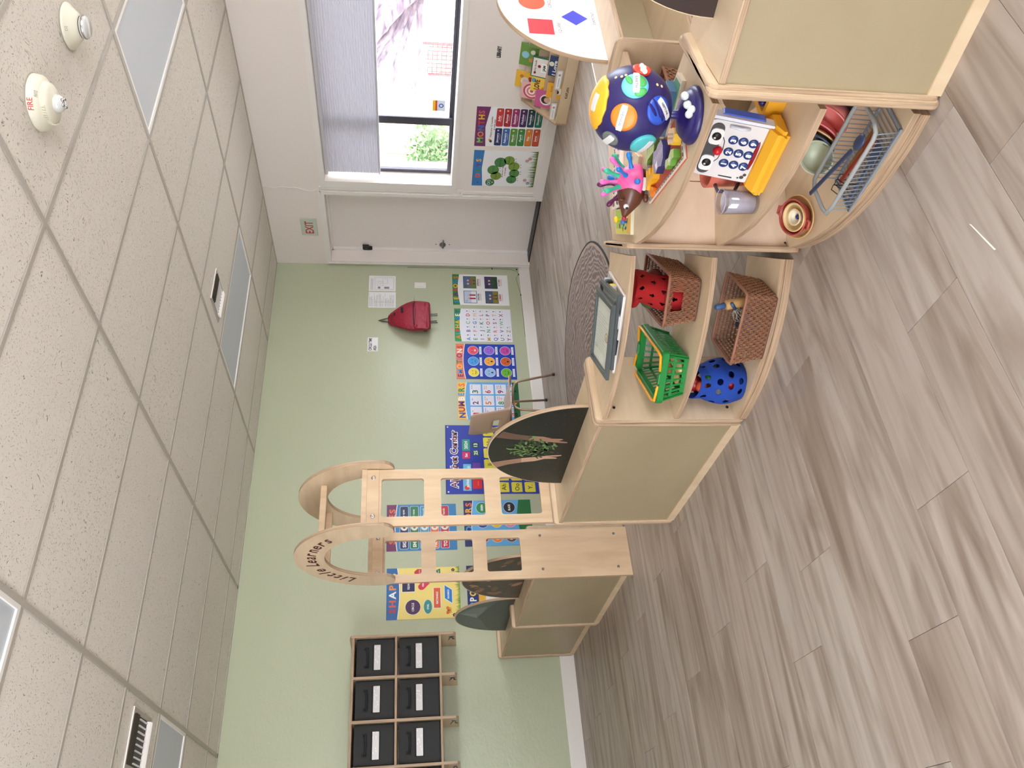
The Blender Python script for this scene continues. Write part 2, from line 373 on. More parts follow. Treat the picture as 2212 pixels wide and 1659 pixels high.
    obj('latch',_b(lambda b:(box(b,XW+.13,XW+.16,6.125,6.165,1.665,1.765,bev=.006),box(b,XW+.135,XW+.158,6.10,6.13,1.70,1.765,bev=.005))),black,d)
    # windows
    for i,(_,y0,y1,z0,z1) in enumerate(WIN):
        wn=struct(thing('window_%d'%(i+1),None,None,(0,0,0)))
        bm=bm_new(); a,b2,c,d_=y0-.068,y1+.072,z0-.042,z1+.042
        prism(bm,[(a,c),(b2,c),(b2,d_),(a,d_)],-.018,0,holes=[[(y0,z0),(y1,z0),(y1,z1),(y0,z1)]],M=MW); o=obj('casing',bm,trim_m,wn)
        bm=bm_new(); box(bm,XW,XW+.155,y0,y1,z0-.001,z0+.004); obj('sill',bm,trim_m,wn)
        X0=XW+.150; bm=bm_new(); f=.034
        def fr(ya,yb,za,zb,t=f,dx=0,dd=.045): prism(bm,[(ya,za),(yb,za),(yb,zb),(ya,zb)],dx,dx+dd,holes=[[(ya+t,za+t),(yb-t,za+t),(yb-t,zb-t),(ya+t,zb-t)]],M=MW@Matrix.Translation((0,0,.150)))
        fr(y0,y1,z0,z1,.02)
        ym=y1-.59
        fr(ym,y1-.012,z0+.012,z1-.012,.028,-.012,.03); fr(y0+.012,ym+.055,z0+.012,z1-.012,.034,.012,.03)
        box(bm,X0-.02,X0,ym-.045,ym+.03,z0+.012,z1-.012,bev=.004)
        obj('sash_frame',bm,alum,wn)
        bm=bm_new(); box(bm,X0+.0,X0+.004,ym+.03,y1-.04,z0+.04,z1-.04); obj('pane',bm,glass,wn)
        bm=bm_new(); box(bm,X0+.028,X0+.032,y0+.046,ym+.02,z0+.046,z1-.046); obj('pane',bm,glass,wn)
    wn=struct(thing('window_3',None,None)); bm=bm_new(); x0,x1,z0,z1=BWIN
    for k in range(4): a=x0+(x1-x0)*k/3; box(bm,a-.03,a+.03,YB-.10,YB-.05,z0,z1)
    for z in (z0,z1): box(bm,x0,x1,YB-.10,YB-.05,z-.03,z+.03)
    obj('sash_frame',bm,trim_m,wn)
    # trim under/over window and small box
    bm=bm_new(); box(bm,XW-.012,XW,5.172,5.205,.095,2.12,bev=.002); struct(obj('trim_2',bm,trim_m))
def _b(fn): b=bm_new(); fn(b); return b
room()

# pleated blind in the window opening
def blind():
    y0,y1,za,zb=2.60,5.06,1.565,2.03
    t=thing('pleated_blind','grey pleated blind drawn over the top half of the window','blind',(XW+.075,0,0))
    bm=bm_new(); n=46; vs_=[]
    for i in range(n+1):
        z=za+(zb-za)*i/n; x=.006 if i%2 else -.006; vs_.append((bm.verts.new((x,y0,z)),bm.verts.new((x,y1,z))))
    for a,b in zip(vs_,vs_[1:]): bm.faces.new((a[0],a[1],b[1],b[0]))
    obj('pleats',bm,blind_m,t)
    obj('head_rail',_b(lambda b:box(b,-.022,.022,y0,y1+.02,zb,2.058,bev=.004)),cmat((200,198,202),.4),t)
    obj('bottom_rail',_b(lambda b:box(b,-.016,.016,y0,y1+.005,za-.014,za+.002,bev=.005)),cmat((196,194,198),.4),t)
blind()

# ------------------------------------------------------------------ outside the window
def outside():
    gm=mat('courtyard_concrete',(214,208,198),.8); sm=stucco('sunlit_stucco',(238,226,208),8,.3,.01,.8)
    bm=bm_new(); box(bm,XW+.3,60,-40,50,-.2,-.1); g=obj('ground',bm,gm); struct(g)
    t=thing('building','pale stucco building with a tan roll door, outside the window','building',(12.5,0,0))
    obj('wall',_b(lambda b:box(b,0,4,2,9.6,-.1,4)),cmat((246,240,232),.8,0,'stucco'),t)
    bm=bm_new(); box(bm,-.06,.02,8.75,9.25,1.0,1.85)
    d=obj('roll_door',bm,cmat((206,196,168),.6,0,'paint'),t)
    bm=bm_new(); 
    for k in range(7): box(bm,-.08,-.05,8.75,9.25,1.02+k*.12,1.08+k*.12)
    obj('slat',bm,cmat((190,180,152),.6,0,'paint'),d)
    t=thing('garden_wall','tan block wall seen through the narrow window pane','wall',(10.6,0,0))
    obj('wall',_b(lambda b:box(b,0,.3,8.0,16,-.1,2.4)),cmat((200,164,132),.8,0,'stucco'),t)
    bk=cmat((186,150,120),.8,0,'stucco')
    for r in range(4):
        for k in range(7):
            b=bm_new(); y=8.05+k*.9+(r%2)*.45; box(b,-.05,.01,y,y+.87,.05+r*.55,.05+r*.55+.52,bev=.02,seg=1); obj('block',b,bk,t)
    # big leaning tree
    bark=wood('tree_bark',(128,114,124),(64,52,66),(4,4,14),rough=.9,bump=1,lo=.35,hi=.65)
    t=thing('tree','large leaning tree with ropey bark outside the window','tree',(9.0,5.2,-.1))
    bm=bm_new(); base=[(0,-1.0,0),(0,-.7,.6),(0,-.35,1.15),(.05,.0,1.5),(.1,.55,1.9),(.2,1.3,2.6)]
    for k in range(9):
        a=k*2*PI/9; tube(bm,[(p[0]+.17*math.cos(a+i*.5)*(1+.2*(i%2)),p[1]+.17*math.sin(a+i*.5),p[2]+.10*math.sin(a+i*.7)) for i,p in enumerate(base)],.085,8)
    for k in range(5):
        a=k*1.25; tube(bm,[(.1,-.3+.05*k,1.15+.04*k),(.1,.2+.1*k,1.25+.09*k),(.15,.7+.1*k,1.25+.22*k),(.2,1.5,1.3+.35*k)],.045,6)
    obj('trunk',bm,bark,t)
    def leaves(name,t,c,rad,n,col,s):
        bm=bm_new(); lm=cmat(col,.6,0,'leaf')
        for i in range(n):
            v=Vector((random.gauss(0,1),random.gauss(0,1),random.gauss(0,1))); v=v.normalized()*random.random()**.4
            p=Vector(c)+Vector((v.x*rad[0],v.y*rad[1],v.z*rad[2])); q=Matrix.Rotation(random.random()*6,3,'X')@Matrix.Rotation(random.random()*6,3,'Z')
            f=[bm.verts.new(p+q@Vector(u)*s) for u in ((-1,0,0),(0,-.45,.1),(1,0,0),(0,.45,.1))]; bm.faces.new(f)
        return obj(name,bm,lm,t)
    o=leaves('foliage',t,(-.3,-.62,.93),(.35,.42,.3),420,(96,128,78),.06); o['kind']='stuff'
    t=thing('bush','round leafy bush outside the narrow window pane','bush',(9.6,8.0,-.1)); o=leaves('foliage',t,(0,0,1.0),(.45,.48,.42),900,(92,124,80),.06); o['kind']='stuff'
    obj('stem',_b(lambda b:[tube(b,[(0,0,0),(math.cos(k)*.1,math.sin(k)*.15,.8)],.02,6) for k in range(5)]),bark,t)
    t=thing('wire_trellis','red wire trellis standing outside the window','trellis',(8.4,5.65,-.1)); rm=cmat((130,40,44),.5,0,'paint')
    for k in range(7):
        b=bm_new(); tube(b,[(0,-.16+k*.055,.85),(0,-.16+k*.055,1.2-.02*abs(k-3))],.006,6); obj('wire',b,rm,t)
    for k in range(6):
        b=bm_new(); tube(b,[(0,-.18,.88+k*.055),(0,.19,.88+k*.055)],.006,6); obj('wire',b,rm,t)
    obj('post',_b(lambda b:(tube(b,[(0,-.2,0),(0,-.2,1.22)],.016,8),tube(b,[(0,.21,0),(0,.21,1.15)],.016,8))),rm,t)
    # small stained-glass sign leaning in the window
    t=thing('window_sticker','small yellow red and blue picture on the window pane by the frame','sticker',(XW+.175,4.36,1.03),WR)
    p=Pr(); p.rect(-.055,-.055,.055,.055,(206,214,230),1); p.rect(-.055,.03,.055,.055,(240,190,40),2); p.rect(-.055,.015,.055,.03,(220,60,50),2); p.circ(0,-.02,.022,(60,90,160),2); p.circ(0,-.02,.012,(206,214,230),3)
    p.build('print',t)
outside()

# ================================================================== wooden furniture
SH=.605; TOP=.58       # end panel height, cabinet top
def end_panel(parent,x0,x1,dep=.30,h=SH,name='end_panel'):
    """rounded plywood end panel, thickness along local x, depth along local y"""
    t=bmesh.new(); M=Matrix(((0,0,1,x0),(1,0,0,0),(0,1,0,0),(0,0,0,1)))
    prism(t,rrect(-.008,0,dep,h,.022,3),0,x1-x0,0,1,M=M)
    e=[e for e in t.edges if abs(e.verts[0].co.x-e.verts[1].co.x)<1e-5 and len(e.link_faces)==2 and abs(e.link_faces[0].normal.dot(e.link_faces[1].normal))<.3]
    bmesh.ops.bevel(t,geom=e,offset=.0055,segments=2,affect='EDGES',profile=.5)
    t.normal_update()
    for f in t.faces: f.material_index=0 if abs(f.normal.x)>.98 else 1
    return obj(name,t,[birch,ply_x],parent)
def screws(parent,pts,r=.007,m=None):
    for p,ax in pts:
        bm=bm_new(); M=Matrix.Translation(p)@{'x':Matrix.Rotation(R(90),4,'Y'),'y':Matrix.Rotation(R(90),4,'X'),'z':Matrix.Identity(4)}[ax]
        lathe(bm,[(r,-.001),(r,.0012),(r*.5,.0016),(r*.42,-.0005)],12,M=M); obj('screw',bm,m or steel,parent)
def cabinet(label,loc,rz,L,dep=.30,shelf_z=(.298,),back_out=True,inner=True):
    t=thing('storage_cabinet',label,'cabinet',loc,(0,0,rz),'birch toy cabinets')
    end_panel(t,0,.020,dep); end_panel(t,L-.020,L,dep)
    bm=bm_new(); box(bm,.020,L-.020,.006,.012,.035,TOP-.002); obj('back_panel',bm,hard,t)
    bm=bm_new(); box(bm,.020,L-.020,.001,.016,.0,.036,edge=1); obj('kick_rail',bm,[birch_h,birch_h],t)
    bm=bm_new(); box(bm,.020,L-.020,.0,dep-.006,TOP-.018,TOP,edge=1,bev=.003); obj('top',bm,[birch_h,ply],t)
    for z in shelf_z+(.045,):
        bm=bm_new(); box(bm,.020,L-.020,.012,dep-.012,z-.018,z,edge=1,bev=.002); obj('shelf',bm,[birch_h,ply],t)
    return t
c3=cabinet('birch cabinet right of the gateway, under the plant photo board',(1.489,3.50,0),R(-90),.978)
c2=cabinet('birch cabinet with its end against the left gateway post',(1.512,5.30,0),R(-88.0),.978)
c1=cabinet('birch cabinet touching the green wall, farthest of the row beyond the gateway',(1.545,6.215,0),R(-87.8),.905)
cr=cabinet('large near birch cabinet at the right edge, its brown back towards the viewer',(1.571,1.104,0),R(-79.2),1.22)
ce=cabinet('birch cabinet under the white shapes board, its open side towards the viewer',(3.40,1.83,0),R(180),.985)

def art_board(label,loc,rz,a,h,draw,edge_m=None):
    t=thing('half_round_board',label,'board',loc,(R(90),0,rz),'half-round picture boards on the cabinets')
    pts=arcpts(0,0,a,0,180,40,h)
    bm=bm_new(); prism(bm,pts,-.016,0,0,1); obj('panel',bm,[birch_h,ply],t)
    p=Pr(); draw(p,a,h); p.build('printed_picture',t,ink)
    return t
def clipd(pts,a,h):   # keep a polygon inside the half ellipse by pulling its corners in
    o=[]
    for x,y in pts:
        y=max(y,.0); q=math.hypot(x/a,y/h)
        if q>.985: x,y=x*.985/q,y*.985/q
        o.append((x,y))
    return o
rnd=random.Random(3)
def art_plant(p,a,h):
    p.face([(x*.992,y*.988) for x,y in arcpts(0,0,a,0,180,40,h)],(16,19,18),1)
    for i in range(150):
        x=rnd.uniform(-a,a); y=rnd.uniform(0,h*.9); s=rnd.uniform(.003,.009)
        c=rnd.choice([(30,42,30),(40,48,36),(26,30,26),(52,44,34)]) if x<0 or y>h*.5 else rnd.choice([(34,26,24),(52,40,38),(28,32,28)])
        if math.hypot(x/a,y/h)<.93: p.circ(x,y,s,c,2,s*.5,6,rnd.random()*3)
    for i in range(160):
        x=rnd.uniform(-a*.85,a*.9); y=rnd.uniform(0,h*.42)*(1-abs(x)/a*.3)
        if math.hypot(x/a,y/h)<.93: s=rnd.uniform(.001,.003); p.circ(x,y,s,rnd.choice([(70,52,50),(44,32,32),(30,22,22),(96,76,72)]),2,None,6)
    sk=(150,112,92); sk2=(188,150,126); dk=(98,70,58)
    # local x = 2.98-Y : the left hand comes from the upper left, the right hand from the upper right
    p.face(clipd([(-.175,.335),(-.13,.375),(-.105,.30),(-.085,.22),(-.075,.16),(-.09,.105),(-.105,.14),(-.12,.2),(-.145,.28)],a,h),sk,3)
    p.face([(-.125,.22),(-.085,.225),(-.075,.16),(-.062,.09),(-.06,.045),(-.068,.045),(-.078,.085),(-.088,.06),(-.094,.065),(-.095,.12),(-.115,.16)],sk2,4)
    p.face([(-.078,.085),(-.074,.11),(-.070,.07)],dk,5)
    p.face(clipd([(.155,.33),(.105,.36),(.088,.29),(.078,.22),(.072,.16),(.082,.11),(.1,.12),(.11,.19),(.13,.27)],a,h),dk,3)
    p.face([(.115,.2),(.075,.215),(.068,.16),(.055,.09),(.048,.04),(.058,.038),(.068,.08),(.08,.06),(.088,.07),(.09,.12),(.108,.15)],sk,4)
    for i in range(150):
        x=rnd.gauss(.005,.038); y=rnd.gauss(.185,.045); s=rnd.uniform(.010,.019)
        p.circ(x,y,s,rnd.choice([(70,98,48),(88,118,60),(52,76,38),(112,138,80),(40,58,32)]),5+i%3,s*.34,8,rnd.uniform(-.6,.6)+(1.1 if x>0 else 2.0)*rnd.random())
    for x,y,r_ in ((.0,.265,1.3),(-.02,.25,1.9),(.03,.25,1.0)): p.circ(x,y,.026,(84,112,56),8,.006,8,r_)
def art_mountain(p,a,h):
    p.face([(x*.99,y*.985) for x,y in arcpts(0,0,a,0,180,40,h)],(66,76,74),1)
    p.face(clipd([(-a,0),(a,0),(a*.9,h*.3),(a*.55,h*.42),(a*.2,h*.52),(-.0,h*.60),(-a*.25,h*.5),(-a*.6,h*.42),(-a*.92,h*.3)],a,h),(38,46,46),2)
    p.face([(-.02,h*.6),(.08,h*.93),(.17,h*.72),(.2,h*.45),(.1,h*.5)],(98,106,102),3)
    p.face([(-.02,h*.6),(.08,h*.93),(.06,h*.62)],(122,128,122),4)
def art_animals(p,a,h):
    p.face([(x*.99,y*.985) for x,y in arcpts(0,0,a,0,180,40,h)],(58,38,30),1)
    for i in range(70):
        x=rnd.uniform(-a,a)*.9; y=rnd.uniform(0,h)*.9
        if math.hypot(x/a,y/h)<.88: s=rnd.uniform(.015,.05); p.circ(x,y,s,rnd.choice([(98,62,42),(128,84,56),(44,30,28),(74,58,52),(150,112,88),(36,40,46)]),2+i%4,s*.45,9,rnd.random()*3)
def art_brown(p,a,h):
    p.face([(x*.995,y*.99) for x,y in arcpts(0,0,a,0,180,40,h)],(46,28,24),1)
    for i in range(60):
        x=rnd.uniform(-a,a)*.9; y=rnd.uniform(0,h)*.9
        if math.hypot(x/a,y/h)<.86: s=rnd.uniform(.02,.055); p.circ(x,y,s,rnd.choice([(84,50,38),(112,66,50),(58,38,32),(34,24,24),(134,84,66)]),2+i%4,s*.5,10,rnd.random()*3)
def art_shapes(p,a,h):
    p.face([(x*.996,y*.993) for x,y in arcpts(0,0,a,0,180,40,h)],(246,238,238),1)
    # local x = X-2.90, local y = z-.582
    T=(60,56,60)
    p.face([(-.222,.184),(-.125,.184),(-.125,.281),(-.222,.281)],(238,60,72),2); p.text('SQUARE',-.175,.155,.013,T,2,w=.066)
    p.face([(-.052,.095),(-.101,.147),(-.152,.094),(-.103,.043)],(70,74,204),2); p.text('DIAMOND',-.098,.015,.012,T,2,w=.08)
    p.circ(-.010,.254,.052,(246,92,62),2,n=40); p.text('CIRCLE',-.012,.178,.013,T,2,w=.06)
    p.face([(.09,.19),(.20,.19),(.145,.28)],(60,170,90),2); p.text('TRIANGLE',.145,.16,.013,T,2,w=.075)
    p.rect(.03,.05,.15,.11,(240,190,40),2); p.text('RECTANGLE',.09,.02,.012,T,2,w=.08)
art_board('half-round board with a photo of two hands holding a leafy plant',(1.630,2.98,TOP+.0006),R(-90),.347,.385,art_plant)
art_board('half-round board with brown animal pictures, just behind the left gateway post',(1.640,4.675,TOP+.0006),R(-88),.345,.40,art_animals)
art_board('half-round board with a dark grey mountain picture, nearest the green wall',(1.660,5.50,TOP+.0006),R(-88),.33,.395,art_mountain)
art_board('half-round board with a dark brown photo on the near right cabinet',(1.803,.662,TOP+.0006),R(-79.2),.36,.40,art_brown)
art_board('white half-round board printed with coloured shapes and their names',(2.90,1.672,TOP+.0006),0,.363,.39,art_shapes)

# --- curved units
def curved_shelf(parent,pts,z,name='shelf',th=.018):
    t=bmesh.new(); prism(t,pts,z-th,z,0,1)
    obj(name,t,[birch_h,ply],parent)
def radial_panel(parent,p0,p1,off,name='end_panel',h=SH):
    """end panel standing from p0 (front tip) to p1; off = thickness to the left of p0->p1"""
    d=Vector((p1[0]-p0[0],p1[1]-p0[1],0)); L=d.length; rz=math.atan2(d.y,d.x)
    o=end_panel(parent,0,.019,L,h,name); o.rotation_euler=(0,0,rz-PI/2); n=Vector((math.sin(rz),-math.cos(rz),0))
    o.location=Vector((p0[0],p0[1],0))+n*off; return o
C1=(2.405,2.505); R1=.918
t=thing('curved_shelf_unit','open curved birch shelf unit holding the two wicker baskets and green basket','shelf unit',(0,0,0),group='curved birch shelf units')
out=arcpts(*C1,R1,181,224.2,18); inn=arcpts(*C1,R1-.27,181,224.2,14)
for z in (.045,.290,TOP-.004): curved_shelf(t,out+inn[::-1],z)
o2=arcpts(*C1,R1+.004,181,224.2,18); i2=arcpts(*C1,R1-.02,181,224.2,18)
bm=bm_new(); prism(bm,o2+i2[::-1],0,.026,0,0); obj('base_rail',bm,[ply],t)
radial_panel(t,(1.486,2.512),(1.786,2.512),0)
radial_panel(t,(1.744,1.856),(1.952,2.064),.019)
screws(t,[((1.54,2.492,.522),'y'),((1.54,2.492,.063),'y')],.006,black)
hub=thing('hub_shelf_unit','three-way curved birch shelf unit with the blue globe and hedgehog toy on top','shelf unit',group='curved birch shelf units')
front=[(1.741,1.80),(1.70,1.742),(1.655,1.665),(1.618,1.585),(1.592,1.503),(1.574,1.42),(1.565,1.34),(1.563,1.25),(1.566,1.19),(1.572,1.135)]
bc=[(1.853,1.168),(1.857,1.285),(1.885,1.37),(1.94,1.45),(2.02,1.505),(2.12,1.532),(2.25,1.538),(2.39,1.538)]
ca=[(2.39,1.80),(2.257,1.858),(2.142,1.915),(2.034,1.975),(1.945,1.995)]
for z in (.045,.298,TOP-.001): curved_shelf(hub,front+bc+ca,z)
bm=bm_new(); prism(bm,[(x-.004,y) for x,y in front]+[(x+.02,y) for x,y in front[::-1]],0,.026,0,0); obj('base_rail',bm,[ply],hub)
radial_panel(hub,(1.733,1.815),(1.941,2.023),0)
radial_panel(hub,(1.556,1.127),(1.850,1.160),-.002+.019)
radial_panel(hub,(2.41,1.515),(2.41,1.83),0)
bm=bm_new()
def flat_panel(b,p,q,th=.012):
    p,q=Vector(p),Vector(q); d=(q-p).normalized(); n=Vector((-d.y,d.x))*th; prism(b,[tuple(p),tuple(q),tuple(q+n),tuple(p+n)],.046,TOP-.020)
flat_panel(bm,(1.756,1.810),(1.932,1.700)); flat_panel(bm,(1.935,1.698),(2.13,1.590))
obj('back_panel',bm,[wood('pink_birch',(228,203,178),(214,186,160),(5,5,9))],hub)
screws(hub,[((2.389,1.6,.524),'x')],.008)
screws(hub,[((1.752,1.79,.06),'y')],.004,black)

# --- gateway
def gateway():
    g=thing('gateway_arch','maple gateway of two windowed posts joined by arches reading Little Learners','gateway')
    x0,x1=1.507,1.808
    def post(y,th,name):
        M=Matrix(((1,0,0,0),(0,0,1,y),(0,1,0,0),(0,0,0,1)))
        h=[rrect(1.555,a,1.757,b2,.012,3) for a,b2 in ((.652,.852),(.932,1.147),(1.230,1.436))]
        bm=bm_new(); prism(bm,[(x0,.0),(x1,.0),(x1,1.448),(x0,1.448)],0,th,0,1,holes=h,M=M)
        o=obj('post',bm,[maple,ply_v],g)
        bm=bm_new(); box(bm,x0,x1,y-.004 if y<4 else y-.020,y+.02,1.448,1.508,bev=.002); o2=obj('crossbar',bm,[maple],g)
        bm=bm_new(); box(bm,x0-.002,x1+.002,y-.004,y+.022,1.508,1.532,0,edge=0); obj('cap',bm,[maple],g)
        return o
    post(3.505,.019,'r'); post(4.30,.019,'l')
    for y,s in ((3.501,1.0),(4.279,1.0)):
        screws(g,[((x,y,1.477),'y') for x in (1.558,1.762)],.011,chrome)
    screws(g,[((x,4.299,z),'y') for x in (1.560,1.766) for z in (.08,.53)],.008,steel)
    cy,cz,ro,ri=3.857,1.462,.415,.265
    def arch(x,th):
        M=Matrix(((0,0,1,x),(1,0,0,0),(0,1,0,0),(0,0,0,1)))
        pts=arcpts(cy,cz,ro,-2,182,44)+arcpts(cy-(ro+ri)/2,cz-.012,(ro-ri)/2,180,360,8)+arcpts(cy,cz,ri,182,-2,36)+arcpts(cy+(ro+ri)/2,cz-.012,(ro-ri)/2,180,360,8)
        bm=bm_new(); prism(bm,pts,0,th,0,1,M=M); return obj('arch',bm,[birch,ply_x],g)
    arch(x0-.022,.018); arch(x1+.004,.018)
    for y in (3.69,4.025): obj('dowel',_b(lambda b:box(b,x0-.005,x1+.005,y-.016,y+.016,cz+.253,cz+.285,bev=.004)),maple,g)
    # letters along the front arch (outside faces -X): x_local = -(y)
    p=Pr(); s='Little Learners'; rr=.308; a=158; cols=(80,28,22)
    wd=[text_mesh(c,.012,.3)[3] if c!=' ' else .32 for c in s]; tot=sum(wd)+.13*len(s); span=118
    for c,w1 in zip(s,wd):
        k=(w1+.13)/tot*span; am=R(a-k/2)
        if c!=' ': p.text(c,rr*math.cos(am),rr*math.sin(am),.062,cols,1,bold=.022,rot=am-PI/2,shear=.25,w=w1*rr*R(span)/tot*1.08)
        a-=k
        if c==' ': p.build('lettering',g,ink_matt,(x0-.0222,cy,cz),WR); p=Pr()
    p.build('lettering',g,ink_matt,(x0-.0222,cy,cz),WR)
gateway()

# --- wall cubbies with bins
def cubbies():
    yf,xr,pit=5.90,1.668,.2945; t=thing('wall_cubby','birch wall cubby of two rows with coat hooks, left of the posters','cubby')
    xs=[xr-pit*k for k in range(5)]
    for k,x in enumerate(xs):
        M=Matrix(((0,0,1,x-.009),(1,0,0,0),(0,1,0,0),(0,0,0,1)))
        pts=[(YG-.002,.925),(yf+.02,.945),(yf-.002,.965),(yf-.002,1.70),(YG-.002,1.70)] if k not in (0,) else [(YG-.002,.925),(yf+.02,.945),(yf-.004,.965),(yf-.004,1.715),(yf+.05,1.73),(YG-.002,1.73)]
        bm=bm_new(); prism(bm,pts,0,.018,0,1,M=M); obj('divider',bm,[birch,ply_x],t)
        def hook(b,x=x):
            X=x-.012; tube(b,[(X,yf+.06,.972),(X-.02,yf+.045,.968),(X-.024,yf+.035,.955),(X-.018,yf+.028,.965)],.0035,6); tube(b,[(X,yf+.06,.975),(X-.018,yf+.062,.998),(X-.026,yf+.06,1.0)],.0035,6); box(b,X-.002,X+.003,yf+.05,yf+.07,.955,.995)
        obj('hook',_b(hook),steel,t)
    for z0,z1 in ((1.690,1.708),(1.380,1.397),(1.058,1.075)):
        bm=bm_new(); box(bm,xs[-1],xs[0],yf,YG-.002,z0,z1,0,bev=.002,edge=1); obj('shelf',bm,[birch_h,ply],t)
    bm=bm_new(); box(bm,xs[-1],xs[0],YG-.010,YG-.002,1.06,1.70); obj('back_panel',bm,[birch],t)
    fab=mat('charcoal_fabric',(62,62,62),.9,spec=.2); fab2=cmat((36,36,38),.85,0,'fabric')
    names=['first from the right','second from the right','third from the right','at the left edge']
    for c in range(4):
        for r,zb in ((0,1.399),(1,1.077)):
            xc=(xs[c]+xs[c+1])/2; b0=thing('storage_bin','charcoal fabric bin in the %s row of the wall cubby, %s'%(('upper','lower')[r],names[c]),'bin',(xc,yf+.03,zb),group='charcoal bins in the wall cubby')
            hh=.276 if r==0 else .288; wb=.133
            bm=bm_new(); box(bm,-wb,wb,0,.005,0,hh,bev=.003); box(bm,-wb,-wb+.005,0,.27,0,hh); box(bm,wb-.005,wb,0,.27,0,hh); box(bm,-wb,wb,.265,.27,0,hh); box(bm,-wb,wb,0,.27,0,.005)
            obj('box_body',bm,fab,b0)
            zl=.103 if r==0 else .122; j=rnd.uniform(-.006,.006)
            obj('label_pocket',_b(lambda b:box(b,-.092+j,.092+j,-.003,.0,zl-.007,zl+.058,bev=.001)),fab2,b0)
            p=Pr(); p.rr(-.088+j,zl,.090+j,zl+.046,.003,(222,216,214),1)
            for q in range(9):
                x=rnd.uniform(-.08,.08); z=zl+rnd.uniform(.006,.04); p.face([(x,z),(x+.012,z+.002),(x+.009,z+.006),(x+.002,z+.007)],(244,242,242),2)
            p.build('label_card',b0,ink,(0,-.0032,0),GR)
            def hd(b): 
                z=zl+.1; tube(b,[(-.062,0,z),(-.058,-.012,z-.006),(0,-.02,z-.010),(.058,-.012,z-.006),(.062,0,z)],.009,6); box(b,-.075,-.055,-.003,0,z-.018,z+.018); box(b,.055,.075,-.003,0,z-.018,z+.018)
            obj('handle',_b(hd),fab2,b0)
cubbies()

# --- chair
def chair():
    t=thing('child_chair','pale moulded child chair with metal legs facing the window wall, behind the plant photo board','chair',(3.66,5.88,0))
    sh=cmat((214,184,160),.4); leg=cmat((172,146,122),.35,.4,'tube')
    # shell: local x forward
    def prof(u,v):  # u 0..1 along from front edge to back top, v -1..1 across
        pts=[(.20,.372),(.19,.392),(.12,.398),(.0,.392),(-.10,.392),(-.155,.405),(-.182,.45),(-.20,.53),(-.215,.62),(-.228,.70),(-.235,.765)]
        i=min(int(u*10),9); f=u*10-i; x=pts[i][0]*(1-f)+pts[i+1][0]*f; z=pts[i][1]*(1-f)+pts[i+1][1]*f
        w=.19 if u<.5 else .19-.012*(u-.5)*2
        if u>.9: w*=math.sqrt(max(0,1-((u-.9)/.1)**2*.22))
        if u<.1: w*=.93+.07*u*10
        c=.03*v*v if u>.55 else .012*v*v
        return Vector((x+(c if u>.55 else 0),v*w,z+(0 if u>.55 else c)))
    bm=bm_new(); nu,nv=30,16; g=[[bm.verts.new(prof(i/nu,-1+2*j/nv)) for j in range(nv+1)] for i in range(nu+1)]
    for i in range(nu):
        for j in range(nv):
            u=(i+.5)/nu; v=-1+2*(j+.5)/nv
            if .66<u<.745 and abs(v)<.42-(.1 if u>.72 else 0): continue
            bm.faces.new((g[i][j],g[i][j+1],g[i+1][j+1],g[i+1][j])).smooth=True
    bmesh.ops.recalc_face_normals(bm,faces=bm.faces); bmesh.ops.solidify(bm,geom=bm.faces[:],thickness=.009)
    obj('seat_shell',bm,sh,t)
    for y in (-.16,.16):
        bm=bm_new(); tube(bm,[(.0,y*.6,.375),(.09,y*.85,.372),(.125,y,.36),(.145,y*1.05,.33),(.19,y*1.33,.02)],.0105,10); obj('leg',bm,leg,t)
        bm=bm_new(); tube(bm,[(.0,y*.6,.375),(-.09,y*.85,.372),(-.125,y,.36),(-.145,y*1.05,.33),(-.20,y*1.3,.02)],.0105,10); obj('leg',bm,leg,t)
        for x in (.192,-.203):
            bm=bm_new(); lathe(bm,[(.013,0),(.015,.004),(.012,.022)],12,M=Matrix.Translation((x,y*1.335,0))); obj('foot_glide',bm,black,t)
    t.rotation_euler=(0,0,R(0))
chair()

# --- rug
def rug():
    t=thing('round_rug','round grey-brown rug with tree-ring pattern and dark edge','rug',(3.25,4.49,0))
    m=mat('tree_ring_rug',(150,134,128),.95,spec=.1); nt,N,L,b=nodes(m)
    mp=coords(N,L,(1,1,1)); ns=N.new('ShaderNodeTexNoise'); ns.inputs['Scale'].default_value=3.2; ns.inputs['Detail'].default_value=5
    L.new(mp.outputs[0],ns.inputs['Vector'])
    ad=N.new('ShaderNodeVectorMath'); ad.operation='MULTIPLY_ADD'; ad.inputs[1].default_value=(.22,.22,0); L.new(ns.outputs['Color'],ad.inputs[0]); L.new(mp.outputs[0],ad.inputs[2])
    wv=N.new('ShaderNodeTexWave'); wv.wave_type='RINGS'; wv.rings_direction='Z'; wv.inputs['Scale'].default_value=8.5; wv.inputs['Distortion'].default_value=9; wv.inputs['Detail'].default_value=6; wv.inputs['Detail Scale'].default_value=1.2
    L.new(ad.outputs[0],wv.inputs['Vector']); r=ramp(N,[(.0,(128,112,107)),(.55,(138,122,116)),(.97,(172,158,152))]); L.new(wv.outputs['Fac'],r.inputs[0]); L.new(r.outputs[0],b.inputs['Base Color'])
    bm=bm_new(); n=72; pts=[((.765+.010*math.sin(3*a)+.006*math.sin(7*a))*math.cos(a),(.765+.010*math.sin(3*a)+.006*math.sin(7*a))*math.sin(a)) for a in [2*PI*i/n for i in range(n)]]
    prism(bm,pts,.0,.009); obj('pile',bm,m,t)
    bm=bm_new(); prism(bm,[(x*1.03,y*1.03) for x,y in pts],0,.008,holes=[pts]); obj('bark_border',bm,cmat((170,150,134),.95,0,'rug'),t)
    bm=bm_new(); prism(bm,[(x*1.045,y*1.045) for x,y in pts],0,.010,holes=[[(x*1.03,y*1.03) for x,y in pts]]); obj('edging',bm,black,t)
rug()

